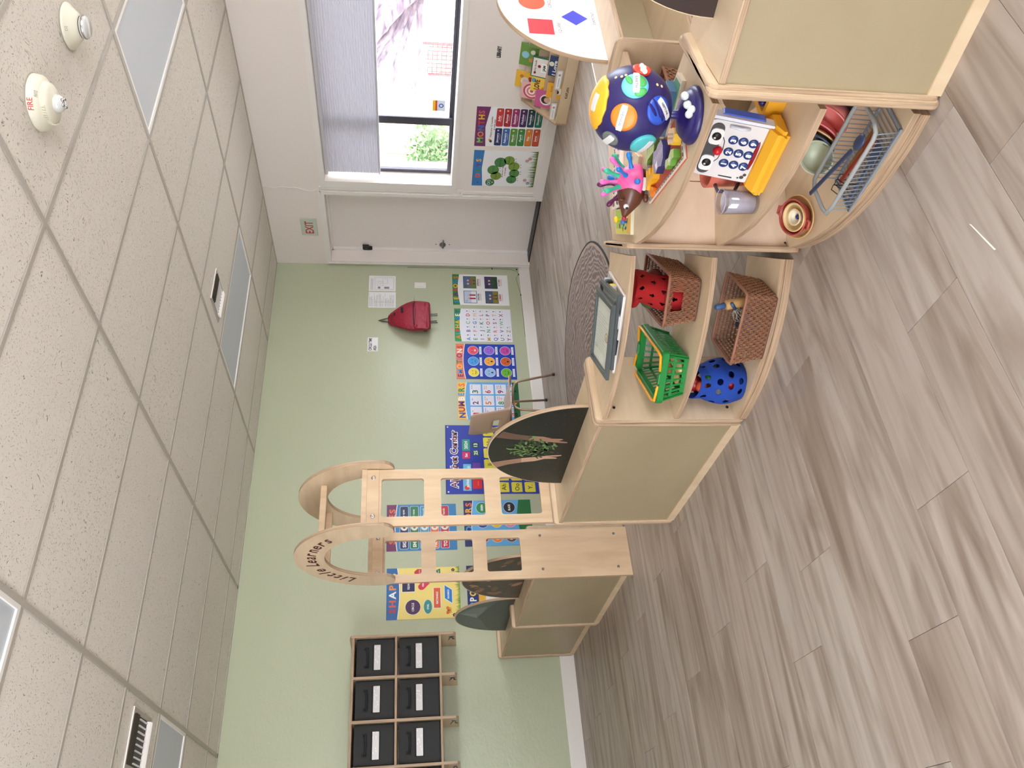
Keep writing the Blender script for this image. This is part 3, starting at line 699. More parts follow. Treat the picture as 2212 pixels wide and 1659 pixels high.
# ================================================================== posters on the walls
GY=YG-.0015
def sheet(name,label,cat,x,z,w,h,wall='g',col=(244,244,246),rot=0,group=None,bow=.003,rough=.3):
    """a thin sheet; returns (thing, w/2, h/2). x along the wall seen left to right"""
    if wall=='g': loc=(x,GY,z); r=(R(90),R(rot),0)
    else: loc=(XW-.0015,x,z); r=(R(90),R(rot),R(-90))
    t=thing(name,label,cat,loc,r,group)
    bm=bm_new(); box(bm,-w/2,w/2,-h/2,h/2,0,.0012); obj('sheet',bm,cmat(col,rough,0,'paper'),t)
    return t
def place(p,t,name='print',m=None): return p.build(name,t,m or ink,(0,0,.0012))
RAIN=[(60,150,220),(250,190,60),(96,44,140),(214,60,60),(250,180,50),(40,130,200),(226,120,40),(190,50,80)]
def banner(p,w,h,col,d=.075,s=.022,up=1):
    top=h/2-.001; n=10; pts=[(-w/2+w*i/n,top-d-s*math.sin(PI*i/n*1.0)*(-1 if up else 1)) for i in range(n+1)]
    p.face([(w/2,top),(-w/2,top)]+pts,col,1)
    q=[(x,y-.006) for x,y in pts]; p.face(pts[::-1]+q,(250,250,250),1)
PW,PH=.418,.585; PG='laminated posters on the green wall'
def face_(p,x,y,r,col,mood=0):
    p.circ(x,y,r*1.07,(240,240,250),2,n=28); p.circ(x,y,r,col,3,n=28); d=tuple(int(c*.45) for c in col)
    for s in (-1,1): p.circ(x+s*r*.36,y+r*.22,r*.08,d,4,r*.12,8)
    if mood==0: p.face([(x+r*.45*math.cos(R(a)),y-r*.15+r*.35*math.sin(R(a))) for a in range(200,345,20)]+[(x+r*.38*math.cos(R(a)),y-r*.12+r*.25*math.sin(R(a))) for a in range(340,195,-20)],d,4)
    elif mood==1: p.face([(x+r*.4*math.cos(R(a)),y-r*.6+r*.3*math.sin(R(a))) for a in range(20,165,20)]+[(x+r*.34*math.cos(R(a)),y-r*.6+r*.22*math.sin(R(a))) for a in range(160,15,-20)],d,4)
    elif mood==2: p.circ(x,y-r*.4,r*.17,(30,20,20),4,r*.24,10)
    else: p.circ(x,y-r*.4,r*.28,(250,250,250),4,r*.14,10)
def posters():
    # seasons
    t=sheet('poster','SEASONS poster with four framed pictures, nearest the room corner on the green wall','poster',5.31,.541,.415,.588,group=PG,rot=.4)
    p=Pr(); banner(p,.415,.588,(52,128,60),.075,.02); p.word('SEASONS',-.18,.18,.232,.045,RAIN,3,.03,.008)
    sc4=[(-.10,.10,'WINTER',K_,(196,214,240),(236,240,250),(200,50,60)),(.10,.10,'SPRING',(120,30,40),(86,110,150),(110,130,60),(170,80,60)),(-.10,-.125,'SUMMER',(190,40,40),(70,96,140),(140,130,50),(120,90,60)),(.10,-.125,'AUTUMN',(190,40,50),(70,60,110),(40,76,50),(50,90,60))]
    for x,y,s,tc,sky,gr,ob in sc4:
        p.rect(x-.083,y-.058,x+.083,y+.078,K_,1); p.rect(x-.078,y-.053,x+.078,y+.073,sky,2); p.rect(x-.078,y-.053,x+.078,y+.0,gr,3)
        for q in (-.02,.025): p.circ(x+q,y+.028,.012,(226,190,160),4); p.rect(x+q-.01,y-.03,x+q+.01,y+.018,ob,4); p.rect(x+q-.008,y-.045,x+q+.008,y-.03,(30,40,70),4)
        p.circ(x-.055,y+.05,.015,tuple(int(c*.8) for c in gr),4)
        p.text(s,x,y-.085,.018,tc,2,bold=.03,w=.095); p.rect(x-.045,y-.096,x+.045,y-.094,(160,90,90),2); p.rect(x-.05,y-.103,x+.05,y-.101,(160,120,120),2)
    place(p,t)
    # alphabet
    t=sheet('poster','ALPHABET poster with coloured letters in rows on white','poster',4.843,.540,.418,.583,group=PG,rot=.6,col=(238,238,248))
    p=Pr(); banner(p,.418,.583,(56,154,80),.07,.018); p.word('ALPHABET',-.18,.19,.228,.045,[(250,140,60),(70,190,240),(230,60,60),(250,190,40),(250,190,60),(60,130,210),(250,250,250),(110,60,150)],3,.03,.008)
    cl=[(30,120,200),(90,50,150),(90,170,110),(200,50,70),(40,140,90),(230,120,100),(40,110,180),(226,180,120),(170,40,60),(40,60,130),(30,110,60),(200,60,60),(220,180,90),(60,150,90),(190,70,70),(80,40,110),(40,90,170),(210,110,100),(150,30,70),(226,170,90),(40,110,80),(70,60,120),(110,180,120),(160,40,40),(150,30,60),(190,160,70)]
    for i in range(26):
        c,r=i%4,i//4; x=-.165+c*.102; y=.152-r*.068
        p.text(chr(65+i),x-.012,y-.020,.038,cl[i],2,bold=.012); k=rnd.choice([(90,90,110),(160,110,80),(60,60,70),(120,160,120)])
        p.circ(x+.036,y+.006,.010,k,2,.006,7,rnd.random()*3); p.rect(x+.022,y-.018,x+.052,y-.0155,(170,170,180),2)
    for r in range(6): p.rect(-.2,.118-r*.068,.2,.1186-r*.068,(206,208,224),1)
    place(p,t)
    # emotions
    t=sheet('poster','EMOTIONS poster with nine round coloured faces on blue','poster',4.392,.534,.420,.59,group=PG,rot=.8,col=(32,66,180))
    p=Pr(); banner(p,.42,.59,(246,124,76),.085,.02); p.word('EMOTIONS',-.185,.185,.228,.05,[(110,40,130),(60,160,230),(250,200,60),(30,140,80),(60,150,220),(130,40,110),(250,250,250),(214,50,60)],3,.032,.01)
    fc=[((250,226,80),0),((70,160,230),1),((244,84,110),3),((158,196,240),2),((250,176,70),2),((158,110,220),1),((112,190,60),0),((214,100,50),2),((206,74,170),0)]
    nm=['HAPPY','SAD','ANGRY','SLEEPY','SURPRISED','CONFUSED','SICK','SCARED','EXCITED']
    for i,(c,mo) in enumerate(fc):
        x=-.132+(i%3)*.132; y=.125-(i//3)*.16; face_(p,x,y,.050,c,mo); p.face([(x-.05,y-.084),(x-.044,y-.073),(x-.05,y-.062),(x+.05,y-.062),(x+.044,y-.073),(x+.05,y-.084)],(246,246,252),3); p.text(nm[i],x,y-.079,.010,rnd.choice([(170,40,120),(30,90,170),(30,110,80)]),4,w=.07)
    place(p,t)
    # numbers
    t=sheet('poster','NUMBERS poster partly hidden behind the child chair','poster',3.935,.535,.418,.59,group=PG,rot=.6,col=(108,176,234))
    p=Pr(); banner(p,.418,.59,(250,196,76),.085,.02); p.word('NUMBERS',-.19,.195,.225,.055,[(50,60,160),(190,40,50),(120,40,140),(250,250,250),(60,150,220),(30,140,70),(240,110,60)],3,.035,.008)
    for i in range(12):
        x=-.125+(i%3)*.127; y=.12-(i//3)*.122
        p.rect(x-.056,y-.05,x+.056,y+.056,(236,238,252),2); p.text(str(i+1),x-.028,y-.02,.052,[(200,40,50),(110,40,130),(20,120,80),(40,90,180),(230,120,40),(210,40,90),(30,60,80),(40,150,90),(150,30,100),(200,60,50),(60,60,150),(30,120,120)][i],3,bold=.02,w=.035)
        for k in range(min(i+1,9)): p.circ(x+.008+(k%3)*.015,y+.036-(k//3)*.018,.005,rnd.choice([(200,60,90),(60,80,180),(190,110,170),(230,170,60)]),3,n=8)
    p.rect(-.209,-.295,.209,-.235,(24,96,50),3); p.circ(-.02,-.262,.012,(240,150,50),4); p.circ(-.035,-.256,.008,(250,190,80),4)
    place(p,t)
    # calendar pocket chart
    t=sheet('calendar_chart','blue Alphabet Center pocket chart with yellow letter cards, behind the right post','chart',3.312,.54,.70,.845,col=(36,58,170),rot=.9,rough=.45)
    p=Pr(); B=(28,46,150); nav=(34,44,120)
    p.rect(-.35,.415,.35,.4225,nav,1); s='Alphabet Center'
    p.text(s,0,.315,.062,(250,250,252),2,bold=.09,w=.60); p.text(s,0,.315,.062,(110,30,70),3,bold=.012,w=.585)
    for x in (-.33,.33): p.circ(x,.40,.008,(230,230,230),3,n=10)
    def card(x0,y0,x1,y1,c,txt=None,tc=W_,h=.03): p.rr(x0,y0,x1,y1,.004,c,2); txt and p.text(txt,(x0+x1)/2,(y0+y1)/2-h/2,h,tc,3,bold=.03)
    card(-.32,.195,-.135,.27,(120,190,226),'January',(250,250,250),.03); p.circ(-.29,.235,.022,(230,70,60),4); p.circ(-.275,.225,.012,(250,220,200),5)
    card(-.30,.10,-.19,.185,(220,40,50)); p.rect(-.27,.13,-.225,.14,(240,90,90),3)
    card(-.12,.195,-.055,.265,(110,190,226)); p.text('*',-.088,.18,.05,W_,3); card(-.12,.11,-.04,.18,(110,70,170)); 
    card(.0,.2,.07,.27,(220,50,110),'Sat',W_,.022); card(.08,.2,.20,.27,(60,160,130),'2024',W_,.028)
    card(.03,.115,.09,.18,(30,84,70),'25',W_,.032); card(.11,.115,.17,.18,(24,74,60),'13',W_,.032)
    cards=['Aa','Ee','Ii','Oo','Uu','Yy','Ah','Oh','Eh','Bb','Cc','Dd']
    for r in range(4):
        for c in range(6):
            x=-.285+c*.114; y=.03-r*.118; tx={ (1,0):'Ah',(2,0):'Oo',(3,0):'Y.'}.get((r,c),cards[(r*5+c)%12])
            p.face([(x-.048,y-.052),(x+.046,y-.050),(x+.050,y+.03),(x+.044,y+.046),(x-.044,y+.044),(x-.05,y+.028)],(236,224,70),2); p.text(tx,x,y-.024,.038,(40,44,60),3,bold=.01)
        p.rect(-.345,.092-r*.118,.345,.094-r*.118,nav,1)
    place(p,t,m=ink_matt)
    # senses
    t=sheet('poster','purple topped SENSES poster seen through both gateway posts','poster',2.665,1.183,.42,.592,group=PG,col=(50,126,184))
    p=Pr(); banner(p,.42,.592,(112,34,88),.085,.018); p.word('SENSES',-.15,.17,.222,.048,[(226,90,60),(240,120,50),(214,70,60),(60,120,70),(240,110,50),(236,100,60)],3,.032,.006)
    rows=[('SIGHT','eyes',(30,36,84)),('SMELL','nose',(40,120,70)),('TASTE','mouth',(70,150,180)),('HEAR','ears',(226,110,60)),('TOUCH','hands',(196,40,54))]
    for i,(a,b2,c) in enumerate(rows):
        y=.148-i*.086; p.rr(-.195,y-.037,.195,y+.037,.014,(220,232,244),2); p.rr(-.192,y-.034,.192,y+.034,.012,c,3); p.text(a,-.18,y-.016,.027,W_,4,'L',bold=.03); p.circ(0,y,.03,(236,226,220),4); p.circ(0,y,.012,c,5); p.text('my '+b2,.12,y-.002,.018,(220,240,230),4,bold=.02)
    place(p,t)
    # colours
    t=sheet('poster','COLORS poster with round colour dots, seen low through the gateway','poster',2.69,.525,.422,.592,group=PG,col=(104,178,232))
    p=Pr(); banner(p,.422,.592,(34,36,104),.08,.02); p.word('COLORS',-.15,.19,.225,.05,[(170,214,60),(60,160,220),(214,50,60),(240,140,50),(236,170,60),(238,110,60)],3,.032,.008)
    cc=[('RED',(206,40,46)),('BLUE',(34,60,160)),('GREEN',(30,140,70)),('ORANGE',(240,130,40)),('YELLOW',(246,196,50)),('PURPLE',(96,40,130)),('BROWN',(110,80,70)),('PINK',(240,140,180)),('BLACK',(26,28,40))]
    for i,(s,c) in enumerate(cc):
        x=-.13+(i%3)*.135; y=.135-(i//3)*.12; p.circ(x,y,.053,(230,240,250),1); p.circ(x,y,.050,c,2); p.text(s,x,y-.008,.018,W_,3,bold=.04,w=.06)
    p.face([(-.21,-.295),(.21,-.295),(.21,-.19),(.05,-.165),(-.21,-.205)],(30,116,56),4)
    place(p,t)
    # shapes
    t=sheet('poster','yellow SHAPES poster with named shapes and a butterfly, left of the gateway','poster',2.094,1.176,.424,.596,group=PG,col=(250,226,130))
    p=Pr(); banner(p,.424,.596,(42,108,176),.085,-.018); p.word('SHAPES',-.16,.17,.222,.052,[(196,50,60),(226,90,60),(250,250,250),(244,150,50),(40,130,80),(240,190,60)],3,.032)
    O=(246,246,240)
    p.circ(-.115,.085,.064,O,2); p.circ(-.115,.085,.060,(74,28,84),3); p.text('CIRCLE',-.115,.077,.017,W_,4,bold=.03,w=.07)
    p.rect(.008,.065,.122,.175,O,2); p.rect(.013,.07,.117,.17,(38,30,84),3); p.text('SQUARE',.065,.112,.016,W_,4,bold=.03,w=.07)
    p.circ(-.115,-.035,.06,O,2,.036); p.circ(-.115,-.035,.057,(50,150,152),3,.033); p.text('OVAL',-.115,-.042,.015,W_,4,bold=.03,w=.045)
    hp=[(math.sin(a)**3*.052+.075,(13*math.cos(a)-5*math.cos(2*a)-2*math.cos(3*a)-math.cos(4*a))*.0034+.002) for a in [2*PI*i/30 for i in range(30)]]
    p.face(hp[::-1],(226,44,84),3); p.text('HEART',.075,-.004,.013,W_,4,bold=.03,w=.05)
    p.rect(-.132,-.142,.042,-.078,O,2); p.rect(-.127,-.137,.037,-.083,(228,96,46),3); p.text('RECTANGLE',-.045,-.117,.015,W_,4,bold=.03,w=.1)
    oc=[(.165+.038*math.cos(R(22.5+45*i)),.03+.045*math.sin(R(22.5+45*i))) for i in range(8)]; p.face(oc,(206,40,50),3); p.text('OCTAGON',.165,.024,.011,W_,4,w=.055)
    p.face([(.11,-.14),(.2,-.14),(.165,-.06)],(30,110,60),3); p.text('TRIANGLE',.157,-.13,.011,W_,4,w=.055)
    p.face([(-.10,-.235),(.02,-.235),(.065,-.168),(-.055,-.168)],O,2); p.face([(-.092,-.231),(.017,-.231),(.057,-.172),(-.052,-.172)],(34,130,214),3); p.text('RHOMBUS',-.018,-.208,.014,W_,4,bold=.03,w=.075)
    for s in (-1,1):
        p.circ(-.15+s*.016,-.195,.017,(240,120,40),3,.013,12,s*.5); p.circ(-.15+s*.013,-.215,.011,(250,180,60),3)
    p.circ(-.15,-.205,.003,K_,4,.018,8)
    for i in range(60):
        x=-.21+i*.0071; hgt=rnd.uniform(.02,.05); p.face([(x,-.297),(x+.007,-.297),(x+rnd.uniform(-.004,.01),-.297+hgt)],rnd.choice([(110,160,50),(80,140,40),(140,180,60)]),3)
    for x in (-.19,.1,.185): 
        for k in range(5): p.circ(x+.009*math.cos(k*1.256),-.245+.009*math.sin(k*1.256),.006,(26,26,60),4,n=7)
    place(p,t)
    # opposites
    t=sheet('poster','OPPOSITES poster low behind the two half-round boards beyond the gateway','poster',2.10,.527,.42,.59,group=PG,col=(240,240,244))
    p=Pr(); banner(p,.42,.59,(30,44,110),.085,-.02); p.word('OPPOSITES',-.195,.19,.222,.05,[(60,150,220),(50,150,220),(250,250,250),(250,200,60),(220,70,60),(60,150,220),(240,140,50),(250,250,250),(110,60,150)],3,.032)
    p.face([(-.21,.2),(.21,.2),(.21,.155),(0,.135),(-.21,.16)],(246,190,60),2)
    for i in range(9):
        x=-.13+(i%3)*.13; y=.08-(i//3)*.125; p.circ(x,y,.03,(120,124,134),2,.022,12,.4); p.circ(x+.02,y+.012,.012,(120,124,134),3); p.text(['BIG','SMALL','UP','DOWN','IN','OUT','HOT','COLD','WET'][i],x,y-.05,.014,K_,3,bold=.03); p.rect(x-.05,y-.06,x+.05,y-.058,(190,190,200),3)
    place(p,t)
    # notices
    t=sheet('notice_card','white card reading CIRCLE TIME AREA on the green wall','notice',4.592,1.638,.168,.100,rough=.5)
    p=Pr(); p.text('CIRCLE TIME',-.0,.010,.028,K_,1,bold=.03,w=.15); p.text('AREA',-.045,-.035,.028,K_,1,bold=.03,w=.06); place(p,t,m=ink_matt)
    t=sheet('paper_notice','white printed form page, left of the pair of sheets above the backpack','notice',5.155,1.556,.206,.275,rough=.6,group='pair of printed sheets above the backpack')
    p=Pr(); g=(120,120,122)
    for i in range(26):
        y=.12-i*.0095; x0=-.09; 
        if i in (4,9,15): continue
        w_=rnd.uniform(.08,.175); p.rect(x0,y,x0+w_,y+.0022,g,1)
    for y in (.128,.08,.03,-.03): p.rect(-.09,y,.09,y+.001,(70,70,72),1)
    p.rect(-.03,-.125,-.0285,.08,(90,90,90),1); place(p,t,m=ink_matt)
    t=sheet('paper_notice','white evacuation floor plan sheet, right of the pair above the backpack','notice',5.374,1.557,.207,.272,rough=.6,group='pair of printed sheets above the backpack')
    p=Pr()
    for i in range(5): p.rect(-.09,.118-i*.006,.08-.02*(i%2),.1195-i*.006,g,1)
    def fr(x0,y0,x1,y1,c=(100,100,104),q=.0012):
        p.rect(x0,y0,x1,y0+q,c,1);p.rect(x0,y1-q,x1,y1,c,1);p.rect(x0,y0,x0+q,y1,c,1);p.rect(x1-q,y0,x1,y1,c,1)
    fr(-.085,-.12,.085,.08); fr(-.078,-.112,.078,.07,(150,150,152)); fr(.0,-.055,.06,.0); fr(-.035,-.01,.03,.05); fr(-.01,.01,.02,.035); p.rect(-.07,.02,-.045,.045,(130,130,132),1); p.rect(-.07,-.07,-.045,-.02,(140,140,142),1)
    place(p,t,m=ink_matt)
    # light switch
    t=thing('light_switch','white rocker light switch plate above the SEASONS poster','switch',(5.356,YG,1.168),GR)
    obj('plate',_b(lambda b:box(b,-.039,.039,-.059,.059,0,.006,bev=.003)),trim_m,t)
    obj('rocker',_b(lambda b:xbox(b,Matrix.Rotation(R(4),4,'X'),-.016,.016,-.033,.033,.004,.010,bev=.002)),mat('switch_white',(240,238,236),.3),t)
    # white wall
    t=sheet('poster','DAYS poster with a green segmented caterpillar on the white wall','poster',4.885,.407,.420,.590,'w',rot=-.6,group='posters under the window')
    p=Pr(); p.face([(-.21,.295),(-.21,.195),(0,.212),(.21,.2),(.21,.295)],(56,124,190),1); p.word('DAYS',-.11,.11,.225,.045,[(226,90,60),(60,150,90),(120,70,160),(240,180,60)],3,.032,-.004); p.circ(-.17,.24,.006,(30,50,110),3)
    segs=[(-.13,.085,.052),(-.055,.13,.055),(.03,.125,.055),(.10,.085,.050),(.115,.015,.05),(.055,-.05,.05),(-.03,-.07,.05)]
    segs=[(-.11,.09,.05),(-.045,.118,.054),(.055,.055,.054),(.075,-.02,.05),(.02,-.075,.05),(-.06,-.09,.048),(-.14,-.065,.048)]
    segs=[(-.085,.075,.048),(-.015,.105,.052),(.075,.045,.054),(.10,-.035,.048),(.03,-.085,.050),(-.05,-.095,.046),(-.125,-.075,.046)]
    dn_=['Sunday','Monday','Tuesday','Wednesday','Thursday','Friday','Saturday']
    for i,(x,y,r_) in enumerate(segs):
        p.circ(x,y,r_+.002,(60,90,40),2); p.circ(x,y,r_,[(126,156,58),(84,140,70),(72,132,74),(120,156,60)][i%4],3); p.text(dn_[i],x,y-.005,.013,(30,70,40),4,w=r_*1.5)
        p.circ(x+.02,y-r_-.012,.004,K_,3); p.circ(x-.01,y-r_-.014,.004,K_,3)
    p.circ(-.165,.125,.043,(64,120,64),5); 
    for s in (-1,1): p.circ(-.165+s*.016,.135,.014,(210,230,240),6); p.circ(-.165+s*.016,.135,.009,(60,90,60),7)
    p.face([(-.175,.108),(-.155,.108),(-.165,.095)],(240,230,190),6)
    p.text('There are 7 days',-.03,.012,.012,(140,40,60),3,bold=.02,w=.14); p.text('in one week.',-.03,-.012,.012,(140,40,60),3,bold=.02,w=.10)
    for i in range(70):
        x=-.21+i*.006; hgt=rnd.uniform(.04,.09); p.face([(x,-.295),(x+.007,-.295),(x+rnd.uniform(-.012,.016),-.295+hgt)],rnd.choice([(96,130,50),(120,150,60),(76,112,44)]),5)
    for x,y,c in ((-.13,-.205,(150,30,50)),(-.165,-.235,(50,40,110)),(.10,-.20,(180,40,70)),(.125,-.225,(190,40,50))):
        for k in range(7): p.circ(x+.012*math.cos(k*.9),y+.012*math.sin(k*.9),.009,c,6,.003,7,k*.9)
    place(p,t)
    t=sheet('poster','MONTHS poster with twelve coloured month tabs on the white wall','poster',4.420,.420,.420,.585,'w',rot=-.8,group='posters under the window')
    p=Pr(); p.face([(-.21,.292),(-.21,.192),(0,.205),(.21,.170),(.21,.292)],(120,54,104),1); p.word('MONTHS',-.17,.17,.222,.05,[(140,200,110),(240,130,70),(60,120,190),(214,60,60),(250,190,60),(220,90,100)],3,.032,-.004)
    p.text('There are 12 months',.0,.145,.014,(110,30,40),3,bold=.02,w=.22); p.text('in one year.',.03,.12,.014,(110,30,40),3,bold=.02,w=.12); p.circ(-.15,.15,.018,(90,60,40),3,.012,12,.5); p.circ(-.135,.16,.01,(220,170,90),4)
    mc=[('January',(40,50,110)),('February',(60,110,180)),('March',(90,150,60)),('April',(60,140,70)),('May',(220,130,50)),('June',(206,80,50)),('July',(206,60,66)),('August',(180,40,60)),('September',(160,50,110)),('October',(70,40,100)),('November',(30,70,80)),('December',(30,120,90))]
    for i,(s,c) in enumerate(mc):
        x=-.103 if i<6 else .103; y=.085-(i%6)*.0685
        p.rr(x-.094,y-.031,x+.094,y+.031,.012,tuple(int(q*.6) for q in c),1); p.rr(x-.091,y-.028,x+.091,y+.028,.011,c,2); p.text(s,x-.01,y-.003,.018,(245,235,240),3,bold=.03,w=min(.11,.016*len(s))); p.rect(x-.03,y-.017,x+.03,y-.0145,(230,220,220),3); p.circ(x+.07,y+.004,.009,(230,200,160),3,n=8)
    place(p,t)
    t=thing('wall_sign','small black word LIBRARY lettered on the white wall above the bookcase','sign',(XW-.001,3.693,.578),WR)
    p=Pr(); p.text('LIBRARY',0,-.016,.031,(36,36,40),1,bold=.05,w=.104); p.build('lettering',t,ink_matt)
    t=thing('wall_outlet','white outlet plate on the white wall above the bookcase','outlet',(XW,3.682,.372),WR)
    obj('plate',_b(lambda b:box(b,-.037,.037,-.038,.038,0,.006,bev=.003)),trim_m,t); obj('socket',_b(lambda b:lathe(b,[(.018,.006),(.018,.009),(.0,.009)],20)),mat('switch_white',(240,238,236),.3),t)
    t=thing('alarm_box','small white sensor box low on the trim between door and window','sensor',(XW-.012,5.178,.806),WR)
    obj('housing',_b(lambda b:box(b,-.038,.038,-.026,.026,0,.018,bev=.003)),trim_m,t); obj('button',_b(lambda b:lathe(b,[(.004,.018),(.003,.020)],8)),black,t)
    # exit sign
    t=thing('exit_sign','pale green plate with red EXIT letters above the door','sign',(XW-.002,5.703,2.259),WR)
    obj('plate',_b(lambda b:box(b,-.110,.110,-.078,.078,0,.010,bev=.003)),cmat((198,206,194),.4),t)
    p=Pr(); p.text('EXIT',0,-.038,.076,(190,60,66),1,bold=.02,w=.165); p.build('lettering',t,ink,(0,0,.0102))
    # cables
    t=thing('wall_cable','thin white cable running from the ceiling to the door trim','cable'); X=XW-.005
    obj('cable',_b(lambda b:tube(b,[(X,5.205,ZC-.002),(X,5.21,2.55),(X,5.195,2.45),(X,5.20,2.33),(X,5.235,2.22),(X,5.235,2.18),(X,5.21,2.13)],.004,6)),trim_m,t)
    t=thing('wall_cable','thin dark cable clipped along the corner and green baseboard','cable'); Y=YG-.004
    obj('cable',_b(lambda b:tube(b,[(5.60,Y,1.3),(5.605,Y,.9),(5.60,Y,.5),(5.61,Y,.41),(5.60,Y,.2),(5.57,Y,.13),(5.53,Y,.122),(5.48,Y,.15),(5.43,Y,.145),(5.36,Y,.135),(5.25,Y,.119),(5.10,Y,.118),(4.7,Y,.119)],.0022,6)),cmat((120,124,112),.5),t)
    for x,z in ((5.605,.402),(5.60,.135),(5.53,.12),(5.246,.117)): obj('clip',_b(lambda b:box(b,x-.008,x+.008,Y-.006,Y+.003,z-.006,z+.006,bev=.002)),black,t)
posters()

def backpack():
    t=thing('backpack','crimson backpack hanging on the green wall','backpack',(0,0,0))
    red=mat('crimson_nylon',(158,22,52),.5); nt,N,L,b=nodes(red); mp=coords(N,L,(9,9,14)); ns=N.new('ShaderNodeTexNoise'); ns.inputs['Scale'].default_value=1; ns.inputs['Detail'].default_value=3; ns.inputs['Distortion'].default_value=1; L.new(mp.outputs[0],ns.inputs['Vector']); bp=N.new('ShaderNodeBump'); bp.inputs['Strength'].default_value=.6; bp.inputs['Distance'].default_value=.02; L.new(ns.outputs['Fac'],bp.inputs['Height']); L.new(bp.outputs[0],b.inputs['Normal'])
    rows=[(1.072,4.80,5.115,.10),(1.078,4.785,5.13,.13),(1.10,4.775,5.14,.145),(1.16,4.765,5.148,.15),(1.24,4.762,5.148,.15),(1.30,4.772,5.125,.14),(1.36,4.79,5.085,.12),(1.42,4.812,5.03,.09),(1.465,4.832,4.985,.06),(1.485,4.85,4.955,.035),(1.492,4.87,4.93,.02)]
    bm=bm_new(); n=28; rings=[]
    for z,a,b2,d in rows:
        cx,hw=(a+b2)/2,(b2-a)/2; ring=[]
        for i in range(n):
            an=2*PI*i/n; c,s=math.cos(an),math.sin(an); e=.55
            ring.append(bm.verts.new((cx+hw*math.copysign(abs(c)**e,c),YG-.004-d/2-d/2*math.copysign(abs(s)**e,s),z+.004*math.sin(i*1.7))))
        rings.append(ring)
    for A,B in zip(rings,rings[1:]):
        for i in range(n): bm.faces.new((A[i],A[(i+1)%n],B[(i+1)%n],B[i])).smooth=True
    bm.faces.new(rings[0][::-1]); bm.faces.new(rings[-1]); bmesh.ops.recalc_face_normals(bm,faces=bm.faces)
    obj('bag_body',bm,red,t)
    # front pocket, zips, patch
    def pk(b):
        pts=[(4.80,1.085),(5.12,1.085),(5.135,1.12),(5.132,1.225),(5.10,1.238),(4.82,1.232),(4.79,1.21),(4.785,1.11)]
        prism(b,pts,0,.03,M=Matrix(((1,0,0,0),(0,0,-1,YG-.148),(0,1,0,0),(0,0,0,1))))
        bmesh.ops.bevel(b,geom=b.edges[:],offset=.009,segments=2,affect='EDGES')
    obj('front_pocket',_b(pk),red,t)
    obj('zip',_b(lambda b:tube(b,[(4.84,YG-.176,1.232),(4.9,YG-.181,1.240),(5.0,YG-.182,1.243),(5.12,YG-.172,1.243)],.0045,6)),black,t)
    obj('zip',_b(lambda b:tube(b,[(4.775,YG-.11,1.14),(4.785,YG-.125,1.26),(4.80,YG-.125,1.34),(4.835,YG-.11,1.42),(4.89,YG-.085,1.462),(4.95,YG-.07,1.46)],.004,6)),cmat((110,14,36),.5),t)
    obj('brand_patch',_b(lambda b:xbox(b,Matrix.Translation((5.03,YG-.128,1.356))@Matrix.Rotation(R(-16),4,'X'),-.035,.035,-.004,.004,-.013,.013,bev=.002)),black,t)
    obj('brand_patch_small',_b(lambda b:xbox(b,Matrix.Translation((4.975,YG-.086,1.43))@Matrix.Rotation(R(-25),4,'X'),-.02,.02,-.003,.003,-.008,.008,bev=.002)),black,t)
    obj('hanging_loop',_b(lambda b:tube(b,[(4.87,YG-.02,1.485),(4.882,YG-.012,1.55),(4.892,YG-.006,1.588),(4.903,YG-.012,1.55),(4.925,YG-.02,1.485)],.0055,6)),black,t)
    obj('hook_pin',_b(lambda b:tube(b,[(4.892,YG,1.582),(4.892,YG-.02,1.580)],.004,6)),steel,t)
    for x,l in ((4.955,.055),(4.975,.055),(4.885,.045),(4.865,.052)): obj('strap_end',_b(lambda b:tube(b,[(x,YG-.07,1.08),(x+.003,YG-.075,1.045),(x+.006,YG-.08,1.072-l-.02)],.005,5)),black,t)
    obj('side_strap',_b(lambda b:ball(b,(4.775,YG-.045,1.125),.022,s=(.8,1,1.3))),black,t)
backpack()
def settle_backpack():
    t=[o for o in bpy.data.objects if o.name=='backpack'][0]
    for c in t.children:
        for v in c.data.vertices: k=v.co.y/YG; v.co.x*=k; v.co.z=H+(v.co.z-H)*k
settle_backpack()

